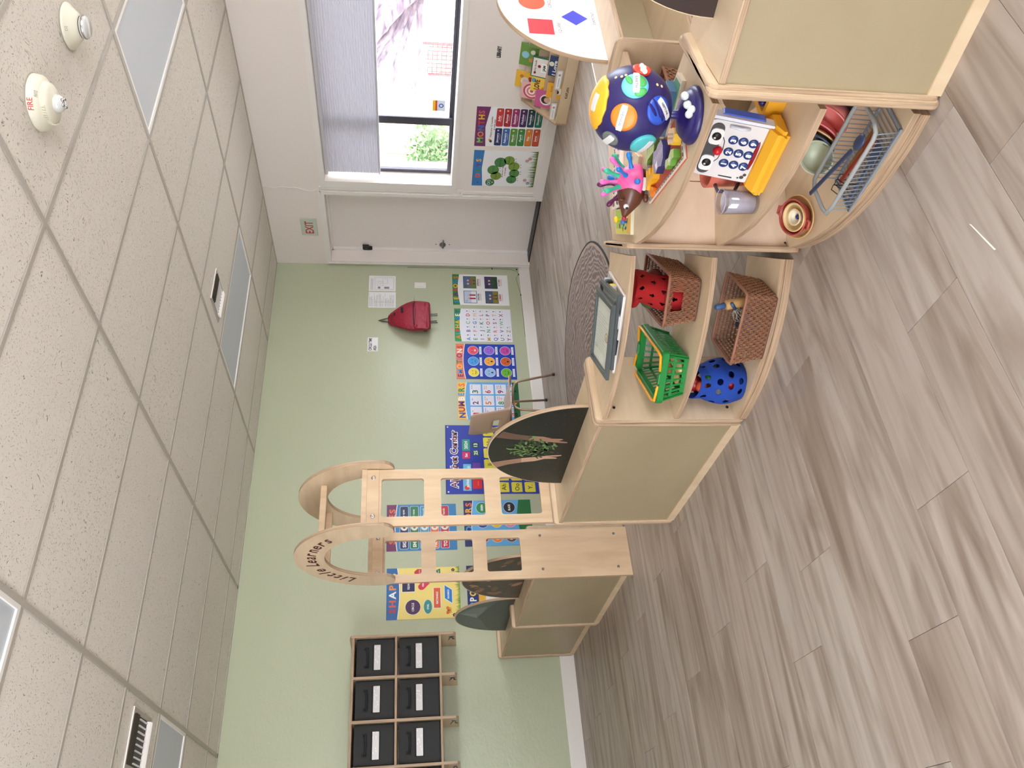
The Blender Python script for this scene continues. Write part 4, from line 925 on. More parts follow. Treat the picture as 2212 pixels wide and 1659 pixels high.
# --- ceiling devices
def detectors():
    wm=cmat((226,220,200),.4)
    def base(label,x,y,prof,name='smoke_detector'):
        t=thing(name,label,'detector',(x,y,ZC-.001),(R(180),0,0),'round ceiling detectors'); bm=bm_new(); lathe(bm,prof,48); obj('housing',bm,wm,t); return t
    t=base('round cream fire alarm with red FIRE letters on the ceiling',2.512,1.955,[(.100,0),(.0996,.002),(.0955,.0225),(.078,.034),(.074,.036),(.070,.048),(.058,.056),(.030,.060)],'fire_alarm')
    for k in range(40):
        if k%1==0 and k<22:
            a=R(150+k*7); b=bm_new(); xbox(b,Matrix.Rotation(a,4,'Z')@Matrix.Translation((.073,0,.043)),-.001,.0035,-.0018,.0018,-.006,.006); obj('louvre',b,wm,t)
    # strobe
    b=bm_new(); ball(b,(0,0,.066),.031,seg=20,s=(1.1,1,.85)); obj('strobe_lens',b,mat('clear_lens',(214,214,210),.08,0,1),t)
    for dx,dy in ((.012,.01),(-.014,.006),(.0,-.014),(-.004,.018)): b=bm_new(); ball(b,(dx,dy,.088),.007,seg=10); obj('strobe_lamp',b,chrome,t)
    # curved FIRE text on the outer rim facing the viewer
    d=Vector((-2.512,-1.955,0)).normalized()
    def rim(txt,name,r,z,h,tilt,col,spread,off=0,bold=.03):
        p=Pr(); p.text(txt,0,0,h,col,1,bold=bold); vs2=[]
        az=math.atan2(d.y,d.x)+off; me_v=[]
        for x,y,l in p.v:
            a=az+x*spread/r; rad=r-(y)*math.sin(tilt)+l*math.cos(tilt)+.0006; zz=z+y*math.cos(tilt)+l*math.sin(tilt)
            # housing is flipped (z down): convert from world to local: y,z negated
            me_v.append((rad*math.cos(a),-rad*math.sin(a),zz))
        p.v=me_v; p.f=[tuple(reversed(f)) for f in p.f]; p.build(name,t,ink_matt)
    # text must read right way up seen from below-side: baseline is towards the lamp
    def rim2(txt,name,r0,z0,r1,z1,h,col,off=0,bold=.03,par=t,dd=d):
        p=Pr(); p.text(txt,0,0,h,col,1,bold=bold); az=math.atan2(dd.y,dd.x)+off; out=[]
        for x,y,l in p.v:
            f=1-(y/h) ; rr_=r0+(r1-r0)*f; zz=z0+(z1-z0)*f; a=az+x/rr_; out.append(((rr_+.0008)*math.cos(a),-(rr_+.0008)*math.sin(a),zz+.0008))
        p.v=out; p.build(name,par,ink_matt)
    rim2('FIRE','lettering',.0994,.0030,.0958,.0200,.0165,(196,60,66),off=-.05,bold=.01)
    rim2('N12','lettering',.092,.0245,.083,.032,.009,(150,146,136),off=.35,bold=.0)
    t2=base('round cream smoke detector without lettering in red, nearer the window',2.985,1.955,[(.088,0),(.088,.004),(.080,.010),(.060,.030),(.050,.040),(.040,.046)])
    b=bm_new(); lathe(b,[(.040,.046),(.042,.050),(.042,.066),(.036,.072),(.0,.073)],32); obj('sensor_cap',b,cmat((206,204,200),.25),t2)
    b=bm_new(); lathe(b,[(.0415,.046),(.0415,.052)],32,cap0=False,cap1=False); obj('dark_ring',b,black,t2)
    b=bm_new(); lathe(b,[(.043,.054),(.045,.058),(.043,.062)],32,cap0=False,cap1=False); obj('ring',b,chrome,t2)
    rim2('D2','lettering',.0795,.0105,.072,.018,.010,(150,146,136),off=-.1,bold=.0,par=t2,dd=Vector((-2.98,-1.955,0)).normalized())
    # vents
    for label,x,y,rz,w,h in (('white ceiling air vent beside the light panel over the backpack wall',3.672,4.42,0,.27,.27),('white ceiling air vent nearest the wall cubbies',.765,4.375,0,.28,.31)):
        t=thing('ceiling_vent',label,'vent',(x,y,ZC-.0),(0,0,rz),'ceiling air vents'); a,c=w/2,h/2
        bm=bm_new(); prism(bm,[(-a,-c),(a,-c),(a,c),(-a,c)],-.004,.004,holes=[[(-a+.026,-c+.022),(a-.026,-c+.022),(a-.026,c-.022),(-a+.026,c-.022)]]); obj('frame',bm,rail_m,t)
        obj('duct_shade',_b(lambda b:box(b,-a+.02,a-.02,-c+.02,c-.02,-.001,.003)),black,t)  # black plate stands for the shade inside the vent
        dk=cmat((96,88,78),.3,.3,'metal')
        for k in range(4):
            M=Matrix.Translation((0,-c+.030+k*.017,-.007))@Matrix.Rotation(R(60),4,'X'); obj('blade',_b(lambda b:xbox(b,M,-a+.026,a-.026,-.008,.008,-.0008,.0008)),dk,t)
        for k in range(3):
            M=Matrix.Translation((0,c-.028-k*.014,-.010))@Matrix.Rotation(R(-60),4,'X'); obj('blade',_b(lambda b:xbox(b,M,-a+.026,a-.026,-.010,.010,-.0008,.0008)),trim_m,t)
        for k in range(8):
            M=Matrix.Translation((-a+.040+k*(w-.08)/7,.008,-.006))@Matrix.Rotation(R(80),4,'Y'); obj('blade',_b(lambda b:xbox(b,M,-.006,.006,-.062,.07,-.0008,.0008)),trim_m,t)
        obj('edge_lip',_b(lambda b:box(b,-a,a,-c-.001,-c+.003,-.006,0)),trim_m,t)
detectors()

# ================================================================== things on the shelves
T_=TOP   # top surface of the curved units
def frames():
    dk=cmat((66,72,72),.3,0,'frame'); rz=math.atan2(.223,-.156)
    # white tray with bits below the frames
    t=thing('paper_tray','white shallow tray under the two dark picture frames','tray',(1.70,2.16,T_-.003),(0,0,rz-R(8)))
    obj('tray_base',_b(lambda b:(box(b,-.15,.15,-.115,.115,0,.004,bev=.001),box(b,-.15,.15,-.115,-.111,0,.010),box(b,-.15,.15,.111,.115,0,.010),box(b,-.15,-.146,-.115,.115,0,.010),box(b,.146,.15,-.115,.115,0,.010))),cmat((232,222,216),.4),t)
    def bit(name,label,cat,x,y,s,c,z=.0015,r=0):
        o=thing(name,label,cat,(x,y,T_+z),(0,0,R(r))); b=bm_new(); box(b,-s[0]/2,s[0]/2,-s[1]/2,s[1]/2,0,s[2],bev=min(s)*.2); obj('block',b,cmat(c,.35),o); return o
    o=bit('correction_bottle','small white cylinder in the tray under the picture frames','bottle',1.632,2.075,(.05,.024,.020),(236,234,232),r=115); obj('cap',_b(lambda b:box(b,.025,.036,-.009,.009,.002,.018,bev=.003)),black,o)
    o=bit('sticky_notes','yellow block at the tray corner under the frames','note pad',1.765,2.050,(.035,.026,.022),(246,214,30),r=40); obj('paper_edge',_b(lambda b:box(b,-.0176,-.017,-.012,.012,.002,.02)),trim_m,o)
    o=bit('ink_bottle','small black and clear bottle at the tray corner','bottle',1.812,2.078,(.026,.022,.026),(24,24,30),r=30); obj('glass_base',_b(lambda b:box(b,.013,.03,-.012,.012,.0,.024,bev=.003)),cmat((190,206,220),.1),o)
    o=bit('marker_case','blue case in the tray under the frames','case',1.70,2.045,(.05,.04,.016),(70,104,150),r=35); obj('lid',_b(lambda b:box(b,-.024,.024,-.019,.019,.016,.019)),cmat((110,150,190),.3),o)
    o=bit('tape_roll','black shape in the tray left of the white bottle','tape',1.585,2.155,(.06,.03,.018),(26,26,30),r=115); obj('core',_b(lambda b:box(b,-.02,.02,-.01,.01,.018,.0195)),cmat((60,60,64),.4),o)
    def pf(label,cx,cy,z,rz,L,W,doc):
        t=thing('framed_certificate',label,'picture frame',(cx,cy,z),(0,0,rz),'stacked dark picture frames')
        def fr(b):
            for k,(o_,i_,z0,z1) in enumerate(((0,.006,0,.011),(.004,.016,0,.014),(.014,.023,0,.010))):
                a,c=L/2-o_,W/2-o_; d,e=L/2-i_,W/2-i_
                prism(b,[(-a,-c),(a,-c),(a,c),(-a,c)],z0,z1,holes=[[(-d,-e),(d,-e),(d,e),(-d,e)]])
        obj('moulding',_b(fr),dk,t); obj('backing',_b(lambda b:box(b,-L/2+.01,L/2-.01,-W/2+.01,W/2-.01,.001,.006)),black,t)
        p=Pr(); a,c=L/2-.023,W/2-.023; p.rect(-a,-c,a,c,(214,216,206),0)
        if doc:   # reading direction: local -x is up the page? lines run across local y
            for i in range(13):
                x=-a*.55+i*.0105; p.rect(x,-c*.75,x+.0015,c*rnd.uniform(.2,.8),(150,150,140),1)
            p.rect(a*.55,-c*.9,a*.55+.002,-c*.45,(110,110,110),1); p.rect(a*.62,-c*.9,a*.62+.002,-c*.55,(120,120,110),1)
            p.circ(.0,c*.62,.017,(168,140,104),1,.026); p.circ(.0,c*.62,.012,(206,196,176),2,.02); p.circ(.002,c*.62,.008,(190,160,130),3,.010)
        p.build('document',t,ink,(0,0,.0065)); obj('glass',_b(lambda b:box(b,-a,a,-c,c,.0085,.0095)),glass,t)
    pf('lower dark grey picture frame of the stack of two on the curved shelf',1.672,2.136,T_+.022,rz+R(1),.268,.240,False)
    pf('top dark grey picture frame holding a printed certificate, on the curved shelf',1.640,2.150,T_+.040,rz,.268,.240,True)
frames()

def wicker(label,cx,cy,z,rz,Lt,Wt,Lb,Wb,h,slot=None,fine=True,off=(0,0)):
    """woven basket; L along local x, W along local y; slot: which side holds a handle opening"""
    t=thing('wicker_basket',label,'basket',(cx,cy,z),(0,0,rz),'brown wicker baskets')
    wm=cmat((156,108,78),.55,0,'wicker'); wd=cmat((104,66,48),.65,0,'wicker')
    def pt(u,v):  # u perimeter 0..4, v height 0..1
        L=(Lb+(Lt-Lb)*v)/2; W=(Wb+(Wt-Wb)*v)/2; k=int(u)%4; f=u-int(u); c=[(-L,-W),(L,-W),(L,W),(-L,W)]; a,b=c[k],c[(k+1)%4]
        x,y=a[0]+(b[0]-a[0])*f,a[1]+(b[1]-a[1])*f; r=.012
        n=[(0,-1),(1,0),(0,1),(-1,0)][k]; q=min(f,1-f)
        if q<.05: x*=1-(.05-q)*.5; y*=1-(.05-q)*.5
        return Vector((x+off[0]*v,y+off[1]*v,.004+h*v)),Vector((n[0],n[1],0))
    per=[Lb,Wb,Lb,Wb]; bands=9
    bm=bm_new(); i=0
    for k in range(4):
        m=int((per[k]+[Lt,Wt,Lt,Wt][k])/2/.0050)
        for q in range(m):
            f=(q+.5)/m; ph=(q//2)%2; run=[]; runs=[run]
            for j in range(bands*2+1):
                v=j/(bands*2)
                if slot and k==slot[0] and slot[1]<f<slot[2] and slot[3]<v<slot[4]:
                    if run: run=[]; runs.append(run)
                    continue
                p,n=pt(k+f,v); run.append(p+n*(.0026*(1 if (j//2+ph)%2 else -1)*(1 if j%2 else .2)))
            for rr_ in runs:
                if len(rr_)>1: tube(bm,rr_,.00185,5)
    o=obj('weave',bm,wm,t); o['kind']='stuff'
    bm=bm_new()
    for j in range(1,bands):
        v=j/bands
        pts=[pt(k+f/16,v)[0] for k in range(4) for f in range(16) if not (slot and k==slot[0] and slot[1]<f/16<slot[2] and slot[3]<v<slot[4])]
        if slot and slot[3]<v<slot[4]:
            kk=slot[0]; tube(bm,[pt(u/16,v)[0] for u in range(0,int((kk+slot[1])*16)+1)],.0022,5)
        else: tube(bm,pts,.0022,5,closed=True)
    for i in range(14): y=-Wb/2+Wb*(i+.5)/14; tube(bm,[(-Lb/2,y,.003),(Lb/2,y,.003)],.002,4)
    for i in range(22): x=-Lb/2+Lb*(i+.5)/22; tube(bm,[(x,-Wb/2,.003),(x,Wb/2,.003)],.002,4)
    o=obj('stakes',bm,wd,t); o['kind']='stuff'
    bm=bm_new(); tube(bm,[pt(k/8,1)[0] for k in range(32)],.0052,8,closed=True); tube(bm,[pt(k/8,.975)[0] for k in range(32)],.0042,6,closed=True); obj('rim',bm,cmat((146,98,76),.55,0,'wicker'),t)
    bm=bm_new(); tube(bm,[pt(k/8,.01)[0] for k in range(32)],.0045,6,closed=True); obj('base_band',bm,wd,t)
    return t
# narrow ends of the middle basket face the viewer: local x runs away from the viewer
wicker('wicker basket on the middle shelf holding the red felt bag',1.812,2.108,.292,R(32),.292,.190,.262,.150,.118,slot=(3,.30,.70,.50,.78))
wicker('wicker basket on the bottom shelf holding a rolling pin and whisk',1.668,2.092,.047,R(115.6),.276,.200,.240,.170,.118)
wicker('wicker basket with a green ball, glimpsed behind the globe inside the hub shelf',2.30,1.665,.300,R(0),.15,.18,.13,.15,.125)
o=tag(obj('toy_ball',_b(lambda b:ball(b,(0,0,0),.022)),cmat((130,220,40),.35),None,(2.262,1.615,.425)),'small lime green ball on the wicker basket behind the globe','ball')

def holed_shell(fn,holes,nu,nv,mats,name,parent,thick=.003):
    """fn(u,v)->Vector; holes: (u,v,ru,rv,shape)"""
    bm=bm_new(); g=[]
    for i in range(nu):
        row=[]
        for j in range(nv+1):
            u,v=i/nu,j/nv
            for hu,hv,ru,rv,sh in holes:
                du=((u-hu+.5)%1)-.5; dv=v-hv; q=(abs(du)/ru+abs(dv)/rv) if sh=='d' else math.hypot(du/ru,dv/rv)
                if .78<q<1.22: u=hu+du/q; v=hv+dv/q; break
            row.append(bm.verts.new(fn(u%1,min(max(v,0),1))))
        g.append(row)
    for i in range(nu):
        for j in range(nv):
            u,v=(i+.5)/nu,(j+.5)/nv; ok=True
            for hu,hv,ru,rv,sh in holes:
                du=((u-hu+.5)%1)-.5; dv=v-hv; q=(abs(du)/ru+abs(dv)/rv) if sh=='d' else math.hypot(du/ru,dv/rv)
                if q<.99: ok=False; break
            if ok: bm.faces.new((g[i][j],g[(i+1)%nu][j],g[(i+1)%nu][j+1],g[i][j+1])).smooth=True
    bmesh.ops.recalc_face_normals(bm,faces=bm.faces); bmesh.ops.solidify(bm,geom=bm.faces[:],thickness=thick)
    return obj(name,bm,mats,parent)
def felt_bags():
    red=cmat((164,16,20),.9,0,'felt'); blue=cmat((22,62,152),.9,0,'felt')
    # red felt bag: soft pouch standing out of the middle basket; toward the viewer is (-.85,-.53)
    t=thing('felt_bag','red felt bag with diamond cut-outs bulging out of the middle wicker basket','bag',(1.80,2.09,.30))
    def fr(u,v):
        a=2*PI*u; z=.01+.205*v; k=1-.10*v+.05*math.sin(3*a+4*v); rx,ry=.090*k*(1+.16*v),.068*k*(1-.15*v*v)
        return Matrix.Rotation(R(32),3,'Z')@Vector((rx*math.cos(a)-.012*v,ry*math.sin(a)+.012*math.sin(5*v),z+.010*math.cos(2*a)*v))
    vd=(.585) # u facing the viewer in local frame
    hs=[((i*.125+.06*(j%2))%1,.30+j*.2,.022,.055,'d') for i in range(8) for j in range(4)]
    holed_shell(fr,hs,96,44,red,'bag_shell',t)
    obj('top_fold',_b(lambda b:ball(b,(-.008,.004,.205),.078,s=(1.0,.82,.32),M=Matrix.Rotation(R(32),4,'Z'))),red,t)
    for q,(x,y,z,r_,c) in enumerate(((.0,.0,.08,.05,(150,20,30)),(-.02,.02,.14,.045,(70,90,40)),(.02,-.02,.13,.045,(90,20,20)))):
        tag(obj('toy_vegetable',_b(lambda b:ball(b,(0,0,0),r_,s=(1,1,.85))),cmat(c,.5),None,(1.80+x,2.09+y,.30+z)),['dark red toy piece low inside the red felt bag','olive green toy piece showing through a cut-out of the red felt bag','maroon toy piece high inside the red felt bag'][q],'toy')
    t=thing('toy_knife','toy knife with grey handle lying on top of the red felt bag','toy knife',(1.822,2.052,.515),(R(20),R(28),R(40)))
    obj('handle',_b(lambda b:box(b,-.03,.012,-.009,.009,-.006,.006,bev=.004)),cmat((70,74,84),.35),t); obj('blade',_b(lambda b:prism(b,[(.012,-.010),(.05,-.012),(.062,.004),(.012,.011)],-.001,.001)),cmat((226,222,220),.3),t)
    # blue felt bag on the bottom shelf
    t=thing('felt_bag','blue felt bag with round cut-outs full of toys, on the bottom curved shelf','bag',(1.588,2.372,.048))
    def fb(u,v):
        a=2*PI*u; k=.80+.32*math.sin(PI*min(v*1.1+.12,1))-.02*math.sin(4*a); z=.188*v+(.018*math.cos(a-1.0))*v
        return Vector((.080*k*math.cos(a)-.0*v,.078*k*math.sin(a)+.012*v,z))
    hs=[((i*.111+.05*(j%2)+.02*math.sin(i*3))%1,.14+j*.235,.025,.062,'c') for i in range(9) for j in range(4)]
    holed_shell(fb,hs,110,52,blue,'bag_shell',t)
    obj('bag_base',_b(lambda b:lathe(b,[(.066,0),(.072,.004),(.0,.005)],32,sx=1.05)),blue,t)
    toys=[(-.03,-.02,.05,.032,(214,36,50),'red toy block low in the blue felt bag'),(-.045,.02,.085,.03,(226,226,228),'white toy piece in the middle of the blue felt bag'),(.0,.04,.12,.038,(190,60,40),'orange red toy ball near the mouth of the blue felt bag'),(-.005,-.015,.12,.030,(50,130,60),'green toy piece behind a cut-out of the blue felt bag'),(.01,.035,.165,.04,(170,20,30),'red toy apple at the open top of the blue felt bag'),(-.02,.045,.035,.026,(40,44,52),'dark toy piece at the bottom of the blue felt bag'),(-.035,-.005,.160,.028,(196,80,50),'orange toy carrot at the top of the blue felt bag'),(.03,-.01,.10,.04,(60,70,90),'grey blue toy piece deep in the blue felt bag')]
    for x,y,z,r_,c,l in toys:
        tag(obj('toy_piece',_b(lambda b:ball(b,(0,0,0),r_*.8,s=(1,1,.9))),cmat(c,.4),None,(1.588+x,2.372+y,.048+z)),l,'toy')
felt_bags()

def green_basket():
    t=thing('shopping_basket','green plastic toy shopping basket with yellow handles on the middle shelf','basket',(1.655,2.352,.292),(0,0,R(30.5)))
    gm=cmat((20,126,52),.35); L0,L1,W0,W1,h=.235,.280,.140,.190,.105
    def q(k,f,v):
        L=(L0+(L1-L0)*v)/2; W=(W0+(W1-W0)*v)/2; c=[(-L,-W),(L,-W),(L,W),(-L,W)]; a,b=c[k],c[(k+1)%4]; return Vector((a[0]+(b[0]-a[0])*f,a[1]+(b[1]-a[1])*f,.002+h*v))
    bm=bm_new()
    def bar(p0,p1,w,n):  # flat bar
        d=(p1-p0).normalized(); s=n.cross(d).normalized()*w/2; nn=n.normalized()*.0013; vs2=[bm.verts.new(p+o) for p in (p0,p1) for o in (s+nn,s-nn,-s-nn,-s+nn)]
        for a,b in ((0,1),(1,2),(2,3),(3,0)): bm.faces.new((vs2[a],vs2[b],vs2[b+4],vs2[a+4]))
        bm.faces.new(vs2[3::-1]); bm.faces.new(vs2[4:])
    for k in range(4):
        n=Vector([(0,-1,0),(1,0,0),(0,1,0),(-1,0,0)][k]); m=11 if k%2==0 else 7
        for i in range(m+1): bar(q(k,i/m,0),q(k,i/m,1),.0075 if 0<i<m else .016,n)
        for v in (.06,.50,.92): bar(q(k,0,v),q(k,1,v),[.016,.010,.022][(.06,.50,.92).index(v)],n)
    box(bm,-L0/2,L0/2,-W0/2,W0/2,0,.003)
    bmesh.ops.recalc_face_normals(bm,faces=bm.faces); obj('basket_body',bm,gm,t)
    def rim(b):
        a,c=L1/2+.010,W1/2+.010; prism(b,rrect(-a,-c,a,c,.018),h-.022,h+.004,holes=[rrect(-a+.016,-c+.016,a-.016,c-.016,.012)]); bmesh.ops.bevel(b,geom=[e for e in b.edges if abs(e.verts[0].co.z-e.verts[1].co.z)<1e-5 and e.is_manifold and len(e.link_faces)==2 and abs(e.link_faces[0].normal.dot(e.link_faces[1].normal))<.3],offset=.003,segments=1,affect='EDGES')
    obj('rim',_b(rim),gm,t)
    ym=cmat((244,168,30),.35)
    for s in (-1,1):   # folded handles resting along the long rims
        y=s*(W1/2+.002); obj('handle',_b(lambda b:(tube(b,[(-L1/2-.004,s*.030,h+.006),(-L1/2-.006,y*.92,h+.012),(-L1/2+.018,y,h+.014),(L1/2-.018,y,h+.014),(L1/2+.006,y*.92,h+.012),(L1/2+.004,s*.030,h+.006)],.0052,8))),ym,t)
        obj('handle_lug',_b(lambda b:box(b,s*L1/2-.010,s*L1/2+.010,-.022,.022,h-.002,h+.009,bev=.003)),gm,t)
    for i in range(6):
        x,y=[(-.08,.02),(-.04,-.03),(.0,.025),(.045,-.02),(.08,.02),(-.09,-.025)][i]
        tag(obj('toy_food',_b(lambda b:ball(b,(0,0,0),.026,s=(1.2,.9,.55))),cmat([(200,170,110),(214,190,140),(186,150,90),(190,170,120),(150,60,50),(222,196,140)][i],.5),None,Vector((1.655,2.352,.292))+Matrix.Rotation(R(30.5),3,'Z')@Vector((x,y,.022))),'%s toy food piece lying in the green basket'%['pale brown','cream','tan','straw coloured','dull red','light yellow'][i],'toy food')
green_basket()

def low_basket_items():
    t=thing('rolling_pin','wooden toy rolling pin with blue handle leaning in the bottom wicker basket','rolling pin',(1.692,2.036,.155)); d=(Vector((1.687,2.040,.236))-Vector((1.71,2.022,.10))).normalized()
    M=Matrix.Translation(-d*.06)@d.to_track_quat('Z','Y').to_matrix().to_4x4()
    obj('roller',_b(lambda b:lathe(b,[(.015,0),(.018,.003),(.018,.097),(.015,.102)],20,M=M)),cmat((196,152,98),.5,0,'wood'),t)
    obj('handle',_b(lambda b:lathe(b,[(.007,.102),(.0105,.106),(.0105,.135),(.006,.142)],16,M=M)),cmat((62,92,136),.4),t)
    t=thing('toy_whisk','thin grey toy whisk lying in the bottom wicker basket','whisk',(1.672,2.10,.12),(R(50),R(-20),R(15))); gm=cmat((176,172,162),.3)
    for k in range(4): obj('wire_loop',_b(lambda b:tube(b,[((.022*math.sin(PI*i/12))*math.cos(k*PI/4)*(1 if s>0 else -1),(.022*math.sin(PI*i/12))*math.sin(k*PI/4)*(1 if s>0 else -1),.07-.09*(i/12)) for s in (1,) for i in range(13)]+[(-(.022*math.sin(PI*i/12))*math.cos(k*PI/4),-(.022*math.sin(PI*i/12))*math.sin(k*PI/4),.07-.09*(i/12)) for i in range(12,-1,-1)],.0013,5)),gm,t)
    obj('handle',_b(lambda b:tube(b,[(0,0,.07),(0,0,.11)],.006,10)),cmat((60,84,120),.4),t)
    t=thing('toy_jug','dark blue toy cup lying in the bottom wicker basket','toy cup',(1.648,2.135,.060),(R(62),0,R(100)))
    obj('cup_body',_b(lambda b:lathe(b,[(.0,0),(.026,.0),(.034,.065),(.031,.065),(.024,.004),(.0,.004)],24,cap0=False,cap1=False)),cmat((52,74,104),.45),t)
    obj('handle',_b(lambda b:tube(b,[(.03,0,.055),(.05,0,.05),(.05,0,.02),(.027,0,.015)],.004,8)),cmat((52,74,104),.45),t)
low_basket_items()

def globe():
    S=Vector((1.656,1.224,.748)); Rg=.104; base=Vector((1.652,1.232,T_-.0008))
    t=thing('solar_globe','dark blue toy solar system globe with raised planets, on the hub shelf','globe',base); nv=cmat((38,28,92),.35); L=S-base
    obj('stand',_b(lambda b:lathe(b,[(.0,0),(.073,0),(.0745,.006),(.070,.014),(.064,.018),(.062,.019),(.060,.024),(.052,.031),(.048,.0315),(.040,.036),(.022,.042),(.0115,.046),(.010,.075),(.011,.082)],48,M=Matrix.Translation((0,0,0)))),nv,t)
    obj('sphere',_b(lambda b:ball(b,L,Rg,seg=48)),nv,t)
    def frame(d):
        d=Vector(d).normalized(); x=Vector((0,0,1)).cross(d).normalized(); return d,x,d.cross(x).normalized()
    def cap(name,d,rad,col,th=.004,ell=(1,1),par=t,rot=0,wavy=0,rings=4,m=None,R0=Rg):
        d,x,y=frame(d); bm=bm_new(); n=36; prev=None; c=bm.verts.new(L+d*(R0+th))
        for r in range(1,rings+2):
            ring=[]
            for i in range(n):
                a=2*PI*i/n; k=min(r,rings)/rings*rad*(1+(wavy*abs(math.sin(a*wavy_n)) if r>=rings else 0)); u,v=k*ell[0]*math.cos(a),k*ell[1]*math.sin(a)
                u,v=u*math.cos(rot)-v*math.sin(rot),u*math.sin(rot)+v*math.cos(rot)
                p=(d+x*u/Rg+y*v/Rg).normalized()*(R0+(th if r<=rings else -.002)); ring.append(bm.verts.new(L+p))
            for i in range(n):
                if prev: bm.faces.new((prev[i],prev[(i+1)%n],ring[(i+1)%n],ring[i])).smooth=r<=rings
                else: bm.faces.new((c,ring[i],ring[(i+1)%n])).smooth=True
            prev=ring
        bmesh.ops.recalc_face_normals(bm,faces=bm.faces); return obj(name,bm,m or cmat(col,.4),par)
    wavy_n=7
    lab=cmat((216,214,214),.35)
    def label(par,d0,d1,w=.0085,th=.0058,txt=None,dark=None):
        a,b=Vector(d0).normalized(),Vector(d1).normalized(); bm=bm_new(); n=8; rows=[]; s=(b-a).cross(a+b).normalized()
        for i in range(n+1):
            m=a.lerp(b,i/n).normalized(); ww=w*(1 if 0<i<n else .8); bend=s*.0; rows.append([bm.verts.new(L+(m*(Rg+th)+s*ww+bend)),bm.verts.new(L+(m*(Rg+th)-s*ww+bend)),bm.verts.new(L+(m*(Rg+th-.004)-s*ww)),bm.verts.new(L+(m*(Rg+th-.004)+s*ww))])
        for A,B in zip(rows,rows[1:]):
            for i in range(4): bm.faces.new((A[i],A[(i+1)%4],B[(i+1)%4],B[i]))
        bm.faces.new(rows[0]); bm.faces.new(rows[-1][::-1]); bmesh.ops.recalc_face_normals(bm,faces=bm.faces)
        obj('name_label',bm,lab,par)
        if txt:
            p=Pr(); mid=(a+b).normalized(); xx=(b-a).normalized(); p.text(txt,0,-.0032,.0065,dark or (150,150,160),1,bold=.02,w=(b-a).length*Rg*.62)
            yy=mid.cross(xx).normalized(); o=p.build('name_print',par,ink_matt)
            for v in o.data.vertices: q=mid*1.0+xx*v.co.x/(Rg+th)+yy*v.co.y/(Rg+th); v.co=L+q.normalized()*(Rg+th+.0006)
    e=cap('earth_disc',(-.372,-.91,.185),.0335,(106,196,226))
    wavy_n=2
    for du,dv,rr_,sx,sy in ((.10,-.13,.019,.9,.7),(-.18,-.12,.014,.7,1.1),(.14,.13,.011,1.2,.6)):
        dd,xx,yy=frame((-.372,-.91,.185)); cap('continent',dd+xx*du+yy*dv,rr_,(80,176,88),.0047,(sx,sy),e,rot=.4,rings=2)
    label(e,(-.06,-.985,.13),(-.54,-.82,.17),txt='EARTH')
    v=cap('venus_disc',(-.838,-.37,.402),.0335,(246,132,40)); label(v,(-.70,-.60,.39),(-.89,-.06,.46),txt='VENUS',dark=(176,170,176))
    n_=cap('neptune_disc',(-.734,-.531,-.424),.0350,(44,84,190))
    dd,xx,yy=frame((-.734,-.531,-.424))
    for du,dv,rr_,sx,sy,ro in ((.02,.20,.020,1.0,.22,.2),(.05,.07,.026,1.0,.16,.1),(-.02,-.06,.025,1.0,.2,-.1),(-.08,-.20,.015,1,.5,.3)): cap('band',dd+xx*du+yy*dv,rr_,(30,28,110),.0047,(sx,sy),n_,rot=ro+.5,rings=2)
    label(n_,(-.58,-.72,-.38),(-.67,-.28,-.69),txt='NEPTUNE',dark=(90,90,110))
    m_=cap('mercury_disc',(-.764,.309,.567),.0225,(112,116,114)); label(m_,(-.83,.17,.53),(-.60,.52,.61))
    u=cap('uranus_disc',(-.93,.30,-.226),.0340,(84,186,190),.006); label(u,(-.91,.17,-.38),(-.78,.60,-.20),th=.008)
    ma=cap('mars_disc',(.10,-.99,-.03),.0225,(228,66,44),.007); 
    b=bm_new(); [ball(b,L+Vector((.02+.012*k,-1,-.05-.1*0)).normalized()*(Rg+.010)+Vector((.006*k-.01,0,.004*(k%2))),.0065) for k in range(4)]; obj('rocket_knob',b,cmat((238,232,226),.4),ma)
    wavy_n=5.5; s=cap('sun_disc',(.05,-.12,.99),.076,(250,182,40),.0035,wavy=.09,rings=6)
    label(s,(-.22,-.06,.97),(-.08,-.42,.90),w=.010)
    for d in ((-.259,-.887,-.381),(-.226,-.829,-.511),(-.029,-.934,.356),(.024,-.824,.566),(-.03,-.9,.45)): cap('star',d,.0036,(250,220,150),.001,rings=1)
    b=bm_new(); [ball(b,Vector((-.037+.010*k,-.045-.012*k+.006*(k%2),.028+.010*k)),.0105) for k in range(3)]; ball(b,Vector((-.045,-.036,.033)),.010); obj('astronaut_knob',b,cmat((206,214,206),.4),t)
globe()

